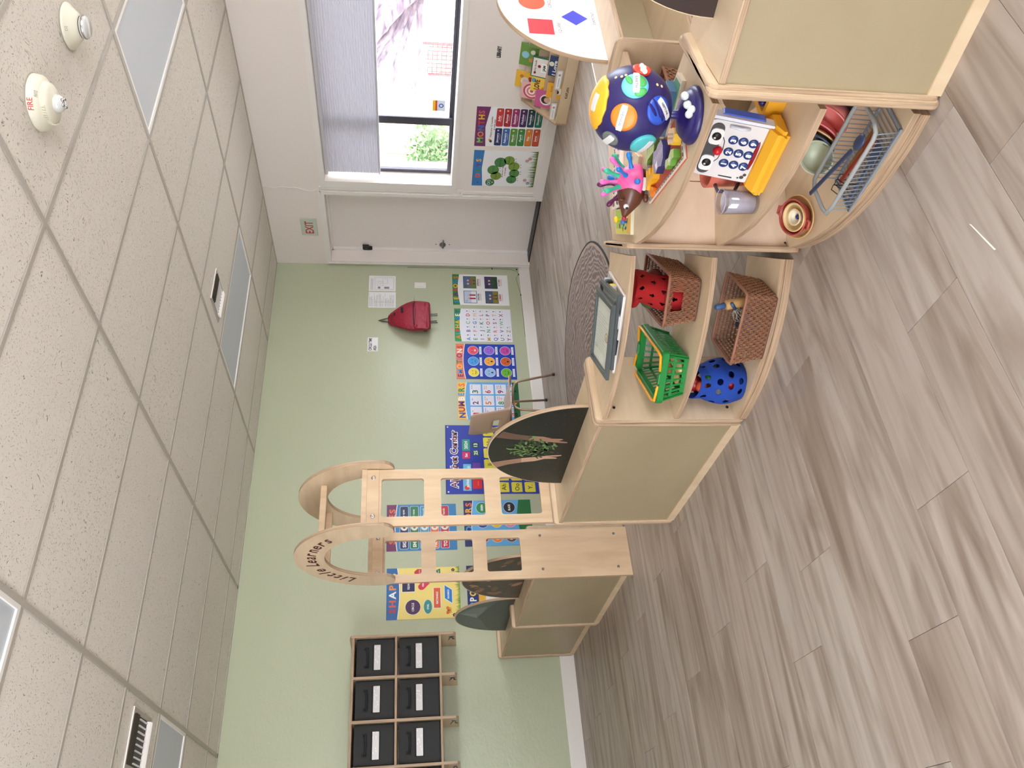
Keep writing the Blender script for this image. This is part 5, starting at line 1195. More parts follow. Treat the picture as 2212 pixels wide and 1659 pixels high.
def hedgehog():
    B=Vector((1.811,1.617,T_-.001)); nose=Vector((1.738,1.695,.647)); f=(nose-Vector((1.811,1.617,.647))); f.z=0; f.normalize(); ang=math.atan2(f.y,f.x)
    t=thing('hedgehog_toy','pink and brown toy hedgehog with coloured peg spikes, on the hub shelf','toy',B,(0,0,ang)); br=cmat((98,52,36),.3); pk=cmat((240,92,160),.35)
    # local +x = nose
    def body(b):
        rows=[(-.052,.020,.024,.036),(-.048,.034,.034,.036),(-.03,.044,.042,.040),(.0,.047,.047,.042),(.03,.042,.044,.044),(.055,.031,.034,.048),(.075,.018,.021,.054),(.092,.009,.010,.060),(.098,.004,.005,.062)]
        n=24; prev=None
        for x,ry,rz,cz in rows:
            ring=[b.verts.new((x,ry*math.cos(2*PI*i/n),max(cz+rz*math.sin(2*PI*i/n),.008))) for i in range(n)]
            if prev:
                for i in range(n): b.faces.new((prev[i],prev[(i+1)%n],ring[(i+1)%n],ring[i])).smooth=True
            else: b.faces.new(ring[::-1])
            prev=ring
        b.faces.new(prev); bmesh.ops.recalc_face_normals(b,faces=b.faces)
    obj('body',_b(body),br,t)
    def shell(b):
        n=28; m=12; prev=None
        for j in range(m+1):
            th=R(90)*j/m; r=math.cos(th); z=math.sin(th); ring=[]
            for i in range(n):
                a=2*PI*i/n; ring.append(b.verts.new((-.010+.050*r*math.cos(a)*(1.02 if math.cos(a)>0 else 1.12),.053*r*math.sin(a),.024+.075*z)))
            if prev:
                for i in range(n): b.faces.new((prev[i],prev[(i+1)%n],ring[(i+1)%n],ring[i])).smooth=True
            prev=ring
        bmesh.ops.remove_doubles(b,verts=b.verts,dist=1e-5); bmesh.ops.recalc_face_normals(b,faces=b.faces); bmesh.ops.solidify(b,geom=b.faces[:],thickness=.0025)
    obj('shell',_b(shell),pk,t)
    obj('nose_tip',_b(lambda b:ball(b,(.101,0,.062),.0078)),cmat((176,40,60),.3),t)
    for s in (-1,1):
        e=obj('eye',_b(lambda b:ball(b,(.064,s*.0225,.064),.0085)),cmat((240,240,240),.25),t); obj('pupil',_b(lambda b:ball(b,(.0690,s*.0275,.0635),.0046)),black,e)
        obj('ear',_b(lambda b:ball(b,(.045,s*.033,.082),.009,s=(.5,1,1))),br,t)
        for x in (-.03,.038): obj('foot',_b(lambda b:ball(b,(x,s*.040,.009),.010,s=(1.3,1,.85))),br,t)
    bl,tq,pi,mg=(34,130,214),(62,190,150),(236,112,190),(98,20,74)
    # (azimuth from nose toward camera side, elevation, colour)
    ctr=Vector((-.010,0,.030))
    for az,el,c in ((150,22,bl),(118,42,bl),(90,12,bl),(168,48,pi),(185,40,tq),(140,66,tq),(80,80,pi),(50,62,tq),(10,66,pi),(-60,78,mg),(-12,44,mg),(-60,50,tq),(-100,35,bl),(-130,55,pi)):
        a=R(az); d=Vector((math.cos(R(el))*math.cos(a),math.cos(R(el))*math.sin(a),math.sin(R(el))))
        p0=ctr+Vector((d.x*.050,d.y*.050,d.z*.066)); M=Matrix.Translation(p0)@d.to_track_quat('Z','Y').to_matrix().to_4x4()
        ln=.056; obj('spike',_b(lambda b:lathe(b,[(.0088,-.002),(.0082,.003),(.0056,ln*.25),(.0054,ln*.5),(.0076,ln*.68),(.0088,ln*.82),(.0070,ln*.95),(.0028,ln*1.02)],14,M=M)),cmat(c,.35),t)
    p=Pr(); p.rr(-.020,-.006,.020,.006,.005,(230,226,222),1); p.text('toy',0,-.003,.006,(90,60,50),2,w=.0001) if 0 else None
    p.build('oval_badge',t,ink,(-.004,.0452,.018),(R(78),0,R(180)))
hedgehog()

def animal_block(t,name,pts,x,y,z,rz,s,h,top,side,marks=()):
    b=bm_new(); prism(b,[(a*s,c*s) for a,c in pts],0,h,0,1); o=tag(obj(name,b,[cmat(top,.5,0,'paint'),cmat(side,.45,0,'paint')],None,(x,y,z),(0,0,rz)),t,'puzzle block')
    if marks:
        p=Pr(); 
        for m in marks: p.face([(a*s,c*s) for a,c in m[0]],m[1],1)
        p.build('printed_marks',o,ink,(0,0,h))
    return o
ANI=[(-.5,-.35),(-.42,-.38),(-.36,-.1),(-.1,-.12),(-.04,-.38),(.06,-.38),(.1,-.12),(.24,-.1),(.28,-.38),(.38,-.38),(.4,.0),(.5,.12),(.52,.3),(.36,.4),(.24,.26),(-.1,.22),(-.42,.2),(-.5,.05)]
FAT=[(-.5,-.1),(-.4,-.35),(-.1,-.38),(.1,-.3),(.35,-.36),(.5,-.1),(.46,.2),(.3,.38),(.05,.3),(-.2,.4),(-.42,.25)]
CRO=[(-.5,-.1),(-.2,-.25),(.1,-.12),(.4,-.22),(.52,-.05),(.5,.1),(.2,.12),(.05,.25),(-.15,.12),(-.4,.2)]
def puzzles():
    # large tray : corners on the shelf
    c=[(1.593,1.322),(1.716,1.601),(1.846,1.540),(1.735,1.262)]; z=T_-.001
    t=thing('puzzle_tray','animal puzzle tray with patterned rim in front of the globe on the hub shelf','puzzle')
    P=[Vector(p) for p in c]; cen=sum(P,Vector((0,0)))/4
    ins=lambda k:[tuple(cen+(p-cen)*k) for p in P]
    obj('tray_base',_b(lambda b:prism(b,ins(1),z,z+.004)),cmat((196,92,72),.5,0,'paint'),t)
    obj('tray_rim',_b(lambda b:prism(b,ins(1),z+.004,z+.010,holes=[ins(.90)])),cmat((206,196,182),.5,0,'paint'),t)
    p=Pr()
    for a,b2 in ((0,1),(1,2),(2,3),(3,0)):
        n=16 if a%2==0 else 8
        for i in range(n):
            A=P[a].lerp(P[b2],(i+.15)/n); Bq=P[a].lerp(P[b2],(i+.75)/n); q=.972; r_=.925
            p.face([tuple(cen+(A-cen)*q),tuple(cen+(Bq-cen)*q),tuple(cen+(Bq-cen)*r_),tuple(cen+(A-cen)*r_)],rnd.choice([(30,30,34),(40,56,60),(60,50,60),(90,110,90)]),1)
    p.build('rim_print',t,ink,(0,0,z+.010)); z+=.004
    st=lambda n,c2:[([(-.4+i*.8/n,-.1),(-.36+i*.8/n,-.1),(-.38+i*.8/n,.18)],c2) for i in range(n)]
    animal_block('yellow tiger puzzle block near the hedgehog','puzzle_block',ANI,1.745,1.525,z,R(62),.075,.020,(244,190,60),(236,170,30),st(7,(60,40,30))+[([(.3,.1),(.45,.15),(.4,.3)],(230,220,200))])
    animal_block('grey and navy whale puzzle block in the middle of the tray','puzzle_block',FAT,1.728,1.435,z,R(70),.095,.022,(150,140,168),(46,44,98),st(6,(220,216,226))+[([(.1,.05),(.3,.1),(.25,.3),(.1,.28)],(236,234,240))])
    animal_block('green crocodile puzzle block at the tray end next to the globe','puzzle_block',CRO,1.650,1.375,z,R(75),.075,.020,(190,204,140),(96,146,50),[([(-.1,-.05),(.15,-.05),(.12,.1),(-.05,.1)],(230,232,230))])
    animal_block('giraffe patterned yellow puzzle block beside the globe stand','puzzle_block',FAT,1.683,1.325,z,R(40),.058,.024,(226,190,150),(232,184,50),[([(-.3+.2*i,-.1+.18*(j%2)),(-.2+.2*i,-.15+.18*(j%2)),(-.15+.2*i,.0+.18*(j%2))],(60,40,36)) for i in range(4) for j in range(2)])
    animal_block('olive green puzzle block at the far side of the tray','puzzle_block',ANI,1.805,1.475,z,R(60),.085,.022,(170,184,120),(84,112,38),st(4,(60,80,40)))
    animal_block('small orange puzzle block next to the tiger','puzzle_block',FAT,1.715,1.552,z,R(30),.040,.012,(244,150,40),(220,110,30),st(3,(40,40,40)))
    # second tray behind globe
    t=thing('puzzle_tray','blue rimmed puzzle tray behind the globe stand','puzzle'); z0=T_-.001; pts=[(1.772,1.215),(1.822,1.225),(1.845,1.32),(1.80,1.425),(1.765,1.40),(1.757,1.285)]
    obj('tray_base',_b(lambda b:prism(b,pts,z0,z0+.012)),cmat((214,200,178),.5,0,'paint'),t); cc=Vector((1.795,1.31))
    obj('tray_panel',_b(lambda b:prism(b,[tuple(cc+(Vector(p)-cc)*.86) for p in pts],z0+.012,z0+.0135)),cmat((86,140,110),.5,0,'paint'),t)
    animal_block('long slate blue puzzle block behind the globe','puzzle_block',[(-.5,-.16),(.4,-.16),(.5,.0),(.45,.16),(-.45,.18)],1.793,1.325,z0+.0135,R(100),.15,.020,(112,152,176),(66,100,130))
    # wooden puzzle pieces along the back
    for i,(x,y,r_,pts,l) in enumerate(((1.935,1.628,.5,[(-.5,-.3),(.4,-.35),(.5,.1),(.1,.4),(-.45,.25)],'plain wooden puzzle piece with a slanted top edge, right of the hedgehog'),(1.985,1.690,.6,rrect(-.5,-.4,.5,.4,.12),'plain rounded wooden tablet beside the letter tray'),(2.03,1.60,.5,rrect(-.5,-.35,.5,.35,.1),'pale wooden board lying behind the blue peg of the hedgehog'))):
        s=(.085,.10,.13)[i]; b=bm_new(); prism(b,[(a*s,c2*s) for a,c2 in pts],0,.012); bmesh.ops.bevel(b,geom=[e for e in b.edges if abs(e.verts[0].co.z-e.verts[1].co.z)<1e-6 and e.verts[0].co.z>.01 and abs(e.link_faces[0].normal.dot(e.link_faces[1].normal))<.3],offset=.002,segments=1,affect='EDGES'); tag(obj('wooden_piece',b,birch_h,None,(x,y,T_-.001),(0,0,r_)),l,'wooden toy')
    t=thing('letter_tray','white wooden tray with black letter shapes at the back of the hub shelf','puzzle',(2.08,1.778,T_-.001),(0,0,R(-38)))
    obj('tray_base',_b(lambda b:box(b,-.14,.125,-.045,.045,0,.016,bev=.002)),cmat((232,214,206),.5,0,'paint'),t)
    p=Pr()
    for i in range(11): p.text('S2GZR5CKXBE'[i],-.125+i*.023,.012,.022,(30,30,36),1,bold=.04); p.face([(-.135+i*.023,-.035),(-.125+i*.023,-.035),(-.117+i*.023,-.010),(-.127+i*.023,-.010)],(36,34,44),1)
    p.build('letter_print',t,ink,(0,0,.0162))
    # knob puzzle card at the left back corner
    t=thing('knob_puzzle','green and yellow knob puzzle board left of the hedgehog nose','puzzle'); z0=T_-.001; pts=[(1.775,1.795),(1.905,1.925),(1.985,1.885),(1.838,1.742)]
    cc=Vector((1.876,1.837)); obj('board',_b(lambda b:prism(b,pts,z0,z0+.010)),cmat((226,220,190),.5,0,'paint'),t)
    p=Pr(); sh=lambda k:[tuple(cc+(Vector(q)-cc)*k) for q in pts]; p.face(sh(.93),(170,200,70),1)
    P2=[Vector(q) for q in sh(.93)]; p.face([tuple(P2[0]),tuple(P2[1]),tuple(P2[1].lerp(P2[2],.2)),tuple(P2[0].lerp(P2[3],.2))],(226,214,90),2); p.face([tuple(P2[0]),tuple(P2[1].lerp(P2[0],.8)),tuple(P2[2].lerp(P2[3],.8)),tuple(P2[3])],(236,180,70),3)
    for k in range(9): a,c2=rnd.random()*.8+.1,rnd.random()*.7+.15; q=P2[0].lerp(P2[1],a).lerp(P2[3].lerp(P2[2],a),c2); p.circ(q.x,q.y,.010,rnd.choice([(60,70,60),(40,50,110),(230,230,225),(90,120,60),(40,40,46)]),4,.006,10,k)
    p.build('picture_print',t,ink,(0,0,z0+.010))
    for (x,y),c2,l in (((1.905,1.855),(248,204,30),'y'),((1.838,1.800),(70,120,190),'b')): obj('knob',_b(lambda b:lathe(b,[(.004,0),(.004,.010),(.010,.012),(.011,.016),(.008,.021),(.0,.022)],18,M=Matrix.Translation((x,y,z0+.010)))),cmat(c2,.35),t)
puzzles()

def phone():
    t=thing('toy_phone','white toy phone with big eyes and nine blue number keys on the middle hub shelf','toy phone',(1.672,1.372,.2985),(R(90),0,R(-90)))
    wh=cmat((226,220,220),.4); ye=cmat((240,176,44),.4); lean=Matrix.Rotation(R(-13),4,'X')
    # local x right (toward -Y), y up, z toward viewer
    def body(b): prism(b,rrect(-.100,.025,.100,.215,.03,5),-.03,.012,M=lean); bmesh.ops.bevel(b,geom=[e for e in b.edges if len(e.link_faces)==2 and abs(e.link_faces[0].normal.dot(e.link_faces[1].normal))<.4],offset=.006,segments=2,affect='EDGES')
    obj('body',_b(body),wh,t)
    def foot(b):
        prism(b,[(-.05,0),(.048,.0),(.044,.028),(.010,.048),(-.05,.048)],-.112,.112,M=Matrix(((0,0,1,0),(0,1,0,0),(1,0,0,0),(0,0,0,1)))); bmesh.ops.bevel(b,geom=[e for e in b.edges if len(e.link_faces)==2 and abs(e.link_faces[0].normal.dot(e.link_faces[1].normal))<.75],offset=.012,segments=4,affect='EDGES')
    obj('base',_b(foot),ye,t)
    F=lambda x,y,z=.0125:lean@Vector((x,y,z))
    obj('speaker_bar',_b(lambda b:ball(b,(0,.0545,.012),.05,s=(1,.12,.12),M=lean)),cmat((150,14,24),.35),t)
    obj('face_band',_b(lambda b:prism(b,rrect(-.085,.160,.085,.196,.018,4),.012,.016,M=lean)),cmat((74,72,76),.4),t)
    for s in (-1,1):
        e=obj('eye',_b(lambda b:prism(b,rrect(s*.045-.026,.158,s*.045+.026,.194,.012,4),.016,.020,M=lean)),cmat((240,238,238),.3),t)
        obj('pupil',_b(lambda b:lathe(b,[(.0125,0),(.0125,.002),(.0,.003)],20,M=lean@Matrix.Translation((s*.045+.002,.176,.020)))),black,e)
        obj('highlight',_b(lambda b:lathe(b,[(.0035,0),(.003,.001)],10,M=lean@Matrix.Translation((s*.045-.003,.180,.0225)))),wh,e)
    obj('nose',_b(lambda b:ball(b,(0,.158,.018),.013,M=lean)),cmat((206,24,44),.3),t)
    obj('mouth',_b(lambda b:tube(b,[F(-.042,.156),F(-.03,.148),F(0,.144),F(.03,.148),F(.042,.156)],.0012,5)),black,t)
    for i in range(9):
        x=-.040+(i%3)*.040; y=.127-(i//3)*.0285
        k=obj('key',_b(lambda b:lathe(b,[(.0135,0),(.0135,.003),(.012,.0045),(.0,.005)],24,M=lean@Matrix.Translation((x,y,.012)))),cmat((26,54,120),.35),t)
        p=Pr(); p.text(str(i+1),0,-.0068,.0136,(244,244,246),1,bold=.06); o=p.build('numeral',k,ink); o.matrix_local=lean@Matrix.Translation((x,y,.0168))
    obj('slot',_b(lambda b:prism(b,rrect(-.087,.088,-.084,.128,.0014,2),.012,.0135,M=lean)),black,t)
    p=Pr()
    for x,y,r_ in ((-.078,.062,.006),(-.068,.056,.005),(-.082,.072,.003)): p.circ(x,y,r_,(70,70,74),1)
    o=p.build('small_print',t,ink); o.matrix_local=lean@Matrix.Translation((0,0,.0125))
    obj('handle_bar',_b(lambda b:tube(b,[F(.082,.095,.012),F(.084,.12,.022),F(.082,.15,.014)],.005,8)),cmat((222,226,240),.3),t)
    obj('handset',_b(lambda b:(prism(b,rrect(.097,.06,.112,.18,.007,4),-.02,.004,M=lean))),cmat((74,106,216),.35),t)
    obj('handset_cradle',_b(lambda b:prism(b,rrect(.099,.035,.108,.20,.004,4),-.012,.016,M=lean)),cmat((226,228,240),.35),t)
    obj('red_button',_b(lambda b:ball(b,(.085,.212,-.004),.012,s=(1,.6,1),M=lean)),cmat((190,24,36),.35),t)
phone()

def hub_items():
    co=cmat((222,116,96),.4); z=.2985
    t=thing('toy_cup','coral toy jug standing behind the white toy phone','toy cup',(1.775,1.515,z)); obj('cup_body',_b(lambda b:lathe(b,[(.0,0),(.040,0),(.043,.01),(.052,.125),(.049,.125),(.040,.012),(.0,.010)],32,cap0=False,cap1=False)),co,t)
    obj('handle',_b(lambda b:tube(b,[(-.045,.01,.105),(-.072,.016,.10),(-.074,.017,.05),(-.042,.01,.03)],.006,8)),cmat((90,84,100),.4),t)
    t=thing('clear_cup','clear plastic cup standing on the middle hub shelf','cup',(1.648,1.521,z)); obj('cup_wall',_b(lambda b:lathe(b,[(.0,.001),(.0325,.001),(.0335,.006),(.0375,.106),(.0365,.1065),(.0325,.008),(.0,.006)],40,cap0=False,cap1=False)),cupm,t)
    obj('paper_lining',_b(lambda b:lathe(b,[(.0,.009),(.0295,.010),(.0325,.094),(.0318,.094),(.0,.0105)],32,cap0=False,cap1=False)),cmat((206,200,206),.6),t)
    obj('lip',_b(lambda b:tube(b,[(.0372*math.cos(a),.0372*math.sin(a),.1065) for a in [2*PI*i/32 for i in range(32)]],.0011,6,closed=True)),cmat((188,180,206),.2),t)
    # nested pots lying open toward the viewer, on the bottom shelf
    zb=.0465; ax=Vector((-.30,-.12,.93)).normalized(); Q=ax.to_track_quat('Z','Y').to_euler()
    def bowl(name,label,cat,loc,r,h,c,c2=None,rim=.005,rot=Q,floor=.72,m=None):
        t=thing(name,label,cat,loc,rot); obj('bowl',_b(lambda b:lathe(b,[(.0,0),(r*floor,0),(r*.93,h*.5),(r,h),(r+rim,h),(r+rim,h-.003),(r+.002,h-.005)] if 0 else [(.0,0),(r*floor,0),(r*.97,h*.75),(r,h),(r-.004,h),(r*.93,h*.72),(r*floor-.006,.004),(.0,.004)],40,cap0=False,cap1=False)),m or cmat(c,.35),t)
        obj('rim',_b(lambda b:tube(b,[(r*math.cos(a),r*math.sin(a),h) for a in [2*PI*i/40 for i in range(40)]],rim*.55,6,closed=True)),cmat(c2 or c,.35),t); return t
    P0=Vector((1.738,1.655,zb))
    t=bowl('toy_pan','cream toy lid leaning outermost under the nested red pot','toy pan',P0+Vector((.012,.012,.012)),.067,.016,(226,188,130),(214,170,112))
    t=bowl('toy_pot','dark red toy pot with side handles, nested on the cream lid','toy pot',P0+Vector((-.002,-.002,.020)),.055,.040,(168,64,52),(192,84,74))
    for s in (-1,1): obj('handle',_b(lambda b:tube(b,[(.012*s,.050,.035),(.012*s,.068,.037),(-.004*s,.070,.037),(-.006*s,.052,.035)],.0045,8)) if 0 else _b(lambda b:tube(b,[(-.014,s*.053,.035),(-.012,s*.068,.036),(.012,s*.068,.036),(.014,s*.053,.035)],.0045,8)),cmat((192,84,74),.35),t)
    t=bowl('toy_dish','cream toy dish nested inside the red pot','toy dish',P0+Vector((-.016,-.015,.034)),.043,.030,(236,206,156),(230,190,134))
    t=bowl('toy_cup','small cream toy cup with a blue centre, inside the nested dishes','toy cup',P0+Vector((-.022,-.020,.042)),.024,.022,(240,226,200),(232,206,160))
    obj('blue_centre',_b(lambda b:lathe(b,[(.009,.0045),(.006,.012),(.0,.013)],16)),cmat((40,56,120),.4),t)
    # dish rack
    x0,x1,y0,y1=1.575,1.70,1.185,1.475; g=cmat((156,158,156),.4); rk=thing('dish_rack','grey toy dish rack full of plates and utensils on the bottom hub shelf','dish rack',(0,0,zb))
    H1=.072
    def rail(x,ya,yb,za): return [(x+.004,ya,za),(x,ya+.012,za),(x,yb-.012,za),(x+.004,yb,za)]
    obj('rail_frame',_b(lambda b:tube(b,[(x0-.008,y0+.01,H1),(x0-.014,y0+.03,H1),(x0-.014,y1-.03,H1),(x0-.006,y1+.005,H1),(x0+.02,y1+.012,H1),(x1-.02,y1+.012,H1),(x1,y1-.004,H1),(x1+.002,y1-.03,H1),(x1+.002,y0+.03,H1),(x1-.01,y0-.002,H1),(x0+.02,y0-.002,H1)],.0062,10,closed=True)),g,rk)
    wg=cmat((136,144,156),.4)
    for k in range(19):
        y=y0+.012+k*(y1-y0-.024)/18; obj('wire',_b(lambda b:tube(b,[(x0-.012,y,H1-.002),(x0,y,.006),(x0+.015,y,.003),(x1-.015,y,.003),(x1,y,.006),(x1+.002,y,H1-.002)],.0017,5)),wg,rk)
    obj('base_frame',_b(lambda b:(box(b,x0-.004,x0+.004,y0,y1,.001,.006),box(b,x1-.004,x1+.004,y0,y1,.001,.006),box(b,x0,x1,y0,y0+.006,.001,.006),box(b,x0,x1,y1-.006,y1,.001,.006))),wg,rk)
    obj('divider_loop',_b(lambda b:[tube(b,[(x0+.03,y,.004),(x0+.03,y,.045),(x0+.05,y,.058),(x0+.07,y,.045),(x0+.07,y,.004)],.0014,5) for y in (1.40,1.42,1.44)]),black,rk)
    # plates standing behind the rack, tilted toward the viewer
    def plate(name,label,y,r,h,c,x=1.762,tilt=62,z=.105,yaw_=0,c2=None):
        d=Vector((-math.cos(R(tilt-40))*.55,math.sin(R(30)),.45)); d=Vector((-.62,.45,.64)).normalized() if yaw_==0 else Vector(yaw_).normalized()
        return bowl(name,label,'toy plate' if 'plate' in name else 'toy bowl',(x,y,z),r,h,c,c2,rot=d.to_track_quat('Z','Y').to_euler())
    plate('toy_bowl','sage green toy bowl at the left of the dish rack',1.428,.050,.036,(188,192,164),x=1.765,z=.098,yaw_=(-.70,-.15,.70),c2=(206,210,188))
    plate('toy_plate','dark blue toy plate standing behind the rack rail, next to the green bowl',1.385,.050,.010,(74,84,112),x=1.775,z=.118,yaw_=(-.55,.62,.50))
    plate('toy_plate','cream toy plate between the blue and red plates of the rack',1.368,.050,.010,(226,190,140),x=1.775,z=.120,yaw_=(-.55,.62,.50))
    plate('toy_plate','rose red toy plate with a deep centre standing in the rack',1.340,.050,.018,(240,136,138),x=1.775,z=.122,yaw_=(-.55,.60,.55))
    plate('toy_bowl','coral pink toy bowl at the right of the rack beside the shelf end',1.275,.052,.040,(240,136,130),x=1.775,z=.110,yaw_=(-.55,.52,.62))
    plate('toy_bowl','grey blue toy bowl half hidden at the right end of the rack',1.225,.042,.030,(96,112,128),x=1.77,z=.110,yaw_=(-.55,.5,.6))
    # utensils across the rack
    nb=cmat((58,70,98),.4)
    def uten(label,p0,p1,c,kind):
        p0,p1=Vector(p0),Vector(p1); d=(p1-p0); L=d.length; t=thing('toy_utensil',label,'toy utensil',p0,d.to_track_quat('X','Z').to_euler()); m=cmat(c,.4)
        obj('handle',_b(lambda b:box(b,0,L*.72,-.0065,.0065,-.003,.003,bev=.0025)),m,t)
        if kind=='spoon': obj('spoon_head',_b(lambda b:ball(b,(L*.84,0,0),.0185,s=(1.5,1,.35))),m,t)
        elif kind=='spatula': obj('spatula_head',_b(lambda b:box(b,L*.70,L,-.017,.017,-.0016,.0016,bev=.0014)),m,t)
        else: obj('fork_head',_b(lambda b:(box(b,L*.7,L*.82,-.012,.012,-.002,.002,bev=.0015),[box(b,L*.81,L,y-.002,y+.002,-.0015,.0015) for y in (-.010,-.0033,.0033,.010)])),m,t)
        return t
    uten('dark blue toy spoon lying across the top of the dish rack',(1.662,1.492,.135),(1.580,1.20,.128),(56,68,98),'spoon')
    uten('dark red toy spatula lying in the dish rack under the blue spoon',(1.635,1.42,.085),(1.60,1.235,.088),(160,58,48),'spatula')
    uten('slate blue toy spatula lying low at the front of the dish rack',(1.592,1.46,.056),(1.592,1.25,.066),(84,98,124),'spatula')
    uten('yellow brown toy fork lying in the dish rack',(1.645,1.38,.078),(1.625,1.23,.080),(176,130,70),'fork')
    # boxes behind the phone
    t=thing('toy_box','yellow framed toy box with dark blue beads behind the phone, beside the shelf end','toy box',(1.79,1.245,z)); obj('frame',_b(lambda b:prism(b,rrect(-.06,-.05,.06,.05,.008),0,.050,holes=[rrect(-.045,-.035,.045,.035,.006)])),cmat((230,166,40),.4),t)
    b=bm_new(); [ball(b,(rnd.uniform(-.03,.03),rnd.uniform(-.025,.025),rnd.uniform(.03,.055)),.011,seg=10) for _ in range(16)]; o=obj('beads',b,cmat((44,38,110),.2),t); o['kind']='stuff'
hub_items()

def library():
    X0,X1,Y0,Y1=5.29,5.612,3.10,4.105; w=thing('book_display','low birch book display reading KAPLAN on the front board, against the white wall','bookcase')
    M=lambda y:Matrix(((1,0,0,0),(0,0,1,y),(0,1,0,0),(0,0,0,1)))
    for y in (Y1-.016,Y0): obj('side_panel',_b(lambda b:prism(b,[(X0,.0),(X1,.0),(X1,.352),(X1-.02,.352),(X0,.098)],0,.016,0,1,M=M(y))),[birch_h,ply],w)
    obj('front_board',_b(lambda b:box(b,X0,X0+.016,Y0+.016,Y1-.016,0,.092,edge=1,bev=.002)),[birch_h,ply],w)
    for x,z in ((5.385,.14),(5.465,.20),(5.545,.27)): obj('tier_board',_b(lambda b:box(b,x,x+.012,Y0+.016,Y1-.016,.0,z,edge=1)),[birch_h,ply],w)
    obj('back_panel',_b(lambda b:box(b,X1-.014,X1,Y0+.016,Y1-.016,.0,.35)),[birch_h],w)
    p=Pr(); p.text('KAPLAN',0,-.010,.020,(60,40,30),1,bold=.03,w=.10); p.build('lettering',w,ink_matt,(X0-.0006,3.795,.046),WR)
    def book(label,cy,z0,x,wd,ht,cov,draw,lean=16,rot=0):
        t=thing('picture_book',label,'book',(x,cy,z0),(R(90-0),R(rot),R(-90)),'picture books in the low display'); T=Matrix.Rotation(R(-lean),4,'X')
        b=bm_new(); xbox(b,T,-wd/2,wd/2,0,ht,-.006,.006,bev=.001); obj('cover',b,cmat(cov,.35,0,'paper'),t)
        b=bm_new(); xbox(b,T,-wd/2+.003,wd/2-.002,ht-.001,ht+.0006,-.0045,.0045); obj('pages',b,cmat((240,236,226),.7,0,'paper'),t)
        p=Pr(); draw(p,wd,ht); o=p.build('cover_print',t,ink); o.matrix_local=T@Matrix.Translation((0,ht/2,.0062)); return t
    def d1(p,w,h):
        p.circ(0,-.01,.05,(240,238,230),1); p.circ(0,-.005,.036,(60,36,44),2); p.circ(.0,-.02,.026,(226,186,160),3); 
        for k in range(5): p.circ(rnd.uniform(-w/2,w/2)*.8,rnd.uniform(-h/2,h/2)*.8,.006,(220,80,150),1)
    def d2(p,w,h):
        for k,c in enumerate(((200,60,90),(240,220,210),(220,120,140),(250,236,226),(200,90,120))): p.circ(0,-.01,.07-.014*k,c,1+k,n=20)
    def d3(p,w,h):
        p.text('LOVE',0,.0,.04,(110,60,40),1,bold=.05,w=w*.7); p.circ(-.03,-.04,.018,(240,140,40),1); p.circ(.035,.05,.02,(90,170,190),1)
    def d4(p,w,h):
        p.circ(-.01,.01,.035,(240,236,230),1); p.circ(.03,.04,.016,(210,120,50),2); p.text('TMB',.0,-.05,.03,(200,40,50),2,bold=.05,w=w*.5)
    def d5(p,w,h):
        p.rect(-w/2+.008,-h/2+.008,w/2-.008,h/2-.008,(236,226,222),1); p.text('berry book',0,.04,.014,(80,40,40),2,bold=.02,w=w*.7); p.circ(.01,.015,.013,(150,40,40),2); p.circ(-.05,.045,.01,(150,40,40),2); p.rect(-.04,-.05,.04,.0,(250,248,246),2); p.text('JAM',0,-.035,.02,K_,3,bold=.04); p.circ(.04,-.06,.016,(160,60,50),3)
    def d6(p,w,h): p.text('I Love',-.01,-.01,.026,(236,240,246),2,bold=.03,w=w*.75); p.circ(.02,.03,.02,(226,226,210),1); p.text('to',-.03,-.05,.016,(230,150,90),2)
    def d7(p,w,h): p.circ(.0,.03,.03,(150,200,226),1); p.circ(.03,-.03,.02,(240,240,230),1); p.circ(-.04,-.02,.018,(220,140,80),1); p.rect(-w/2,-h/2,w/2,-h/2+.03,(96,140,60),1)
    def d8(p,w,h): p.circ(.01,-.02,.032,(246,240,226),1); p.circ(.0,-.01,.018,(60,40,36),2); p.text('book',.02,.03,.014,(90,60,30),2,w=w*.4)
    book('pink picture book with a dark haired character, left end of the display',3.985,.10,5.435,.155,.165,(206,96,150),d1)
    book('round topped pink rainbow picture book behind the pink one',3.955,.22,5.50,.15,.16,(226,180,180),d2)
    book('tall yellow picture book with a small animal, at the top left of the display',3.91,.245,5.575,.145,.18,(238,186,60),d4)
    book('yellow picture book with brown lettering in the second row',3.875,.17,5.475,.13,.14,(240,200,80),d3)
    book('white picture book with green border and fruit, middle of the display',3.72,.17,5.475,.175,.155,(40,110,80),d5)
    book('green and blue picture book behind the fruit book',3.68,.265,5.575,.19,.15,(110,150,70),d7)
    book('dark blue picture book with white lettering near the front board',3.655,.10,5.41,.17,.10,(44,60,104),d6)
    book('small orange yellow board book in the front row',3.86,.045,5.375,.135,.145,(236,170,50),d8)
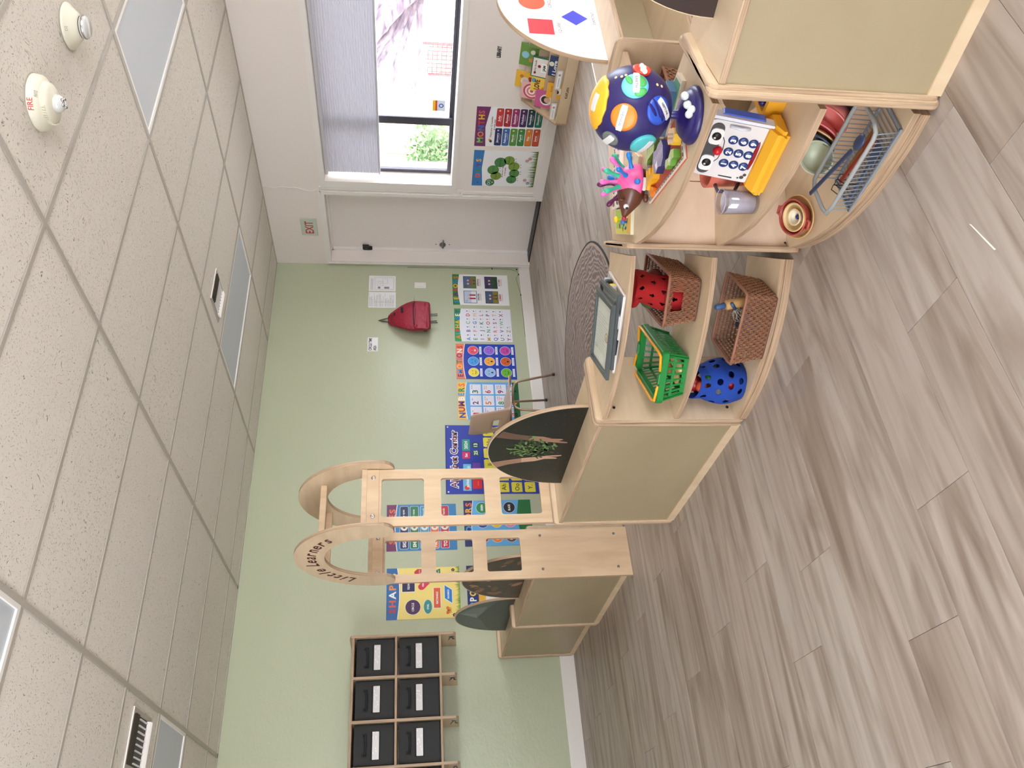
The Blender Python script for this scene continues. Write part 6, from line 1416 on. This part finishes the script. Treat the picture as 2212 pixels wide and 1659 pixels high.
    book('olive green picture book partly hidden by the shapes board',3.49,.19,5.50,.17,.17,(120,140,80),d7)
    for y,l in ((4.02,'left'),(3.72,'right')):
        t=thing('shelf_label','white label card in clear holder inside the front board, %s one'%l,'label',(5.345,y,.118),(R(90),0,R(-90))); obj('holder',_b(lambda b:box(b,-.085,.085,-.022,.022,0,.002)),cmat((226,226,228),.25),t); p=Pr(); p.rect(-.075,-.014,.075,.014,(246,246,246),1); p.circ(.045,0,.010,(180,160,150),2); p.rect(-.06,-.002,.02,.002,(150,150,150),2); p.build('label_print',t,ink,(0,0,.0022))
library()

def extras():
    # table shape added beyond the hub, its pale pink stands for a sunlit patch
    t=thing('bright_patch_table','pale pink low table glimpsed past the globe towards the window','table',(3.19,2.06,0),(0,0,0))
    obj('table_top',_b(lambda b:box(b,-.30,.30,-.15,.15,.40,.42,bev=.006)),cmat((244,216,214),.3),t); obj('top_rim',_b(lambda b:prism(b,rrect(-.31,-.16,.31,.16,.03),.395,.425,holes=[rrect(-.30,-.15,.30,.15,.03)])),cmat((250,246,246),.3),t)
    for x in (-.26,.26):
        for y in (-.11,.11): obj('leg',_b(lambda b:lathe(b,[(.022,0),(.026,.39),(.0,.395)],16,M=Matrix.Translation((x,y,0)))),birch,t)
    # toy bag in the gateway gap
    t=thing('toy_bag','yellow green and black bag on the floor, seen in the gap of the gateway','bag',(2.07,4.86,0))
    obj('bag_body',_b(lambda b:(box(b,-.10,.10,-.09,.09,0,.14,bev=.03,seg=3))),cmat((190,214,70),.5),t); obj('black_flap',_b(lambda b:box(b,-.105,.0,-.095,.06,.05,.12,bev=.012)),black,t); obj('strap',_b(lambda b:tube(b,[(-.06,-.09,.12),(-.06,-.06,.19),(.04,-.04,.20),(.06,-.05,.13)],.008,8)),black,t)
    # small white scrap on the floor
    o=tag(obj('paper_strip',_b(lambda b:prism(b,[(0,0),(.105,.018),(.11,.021),(.002,.004)],0,.0012)),trim_m,None,(1.132,1.160,0),(0,0,R(4))),'thin white strip lying on the floor planks in front of the hub shelf','scrap')
extras()
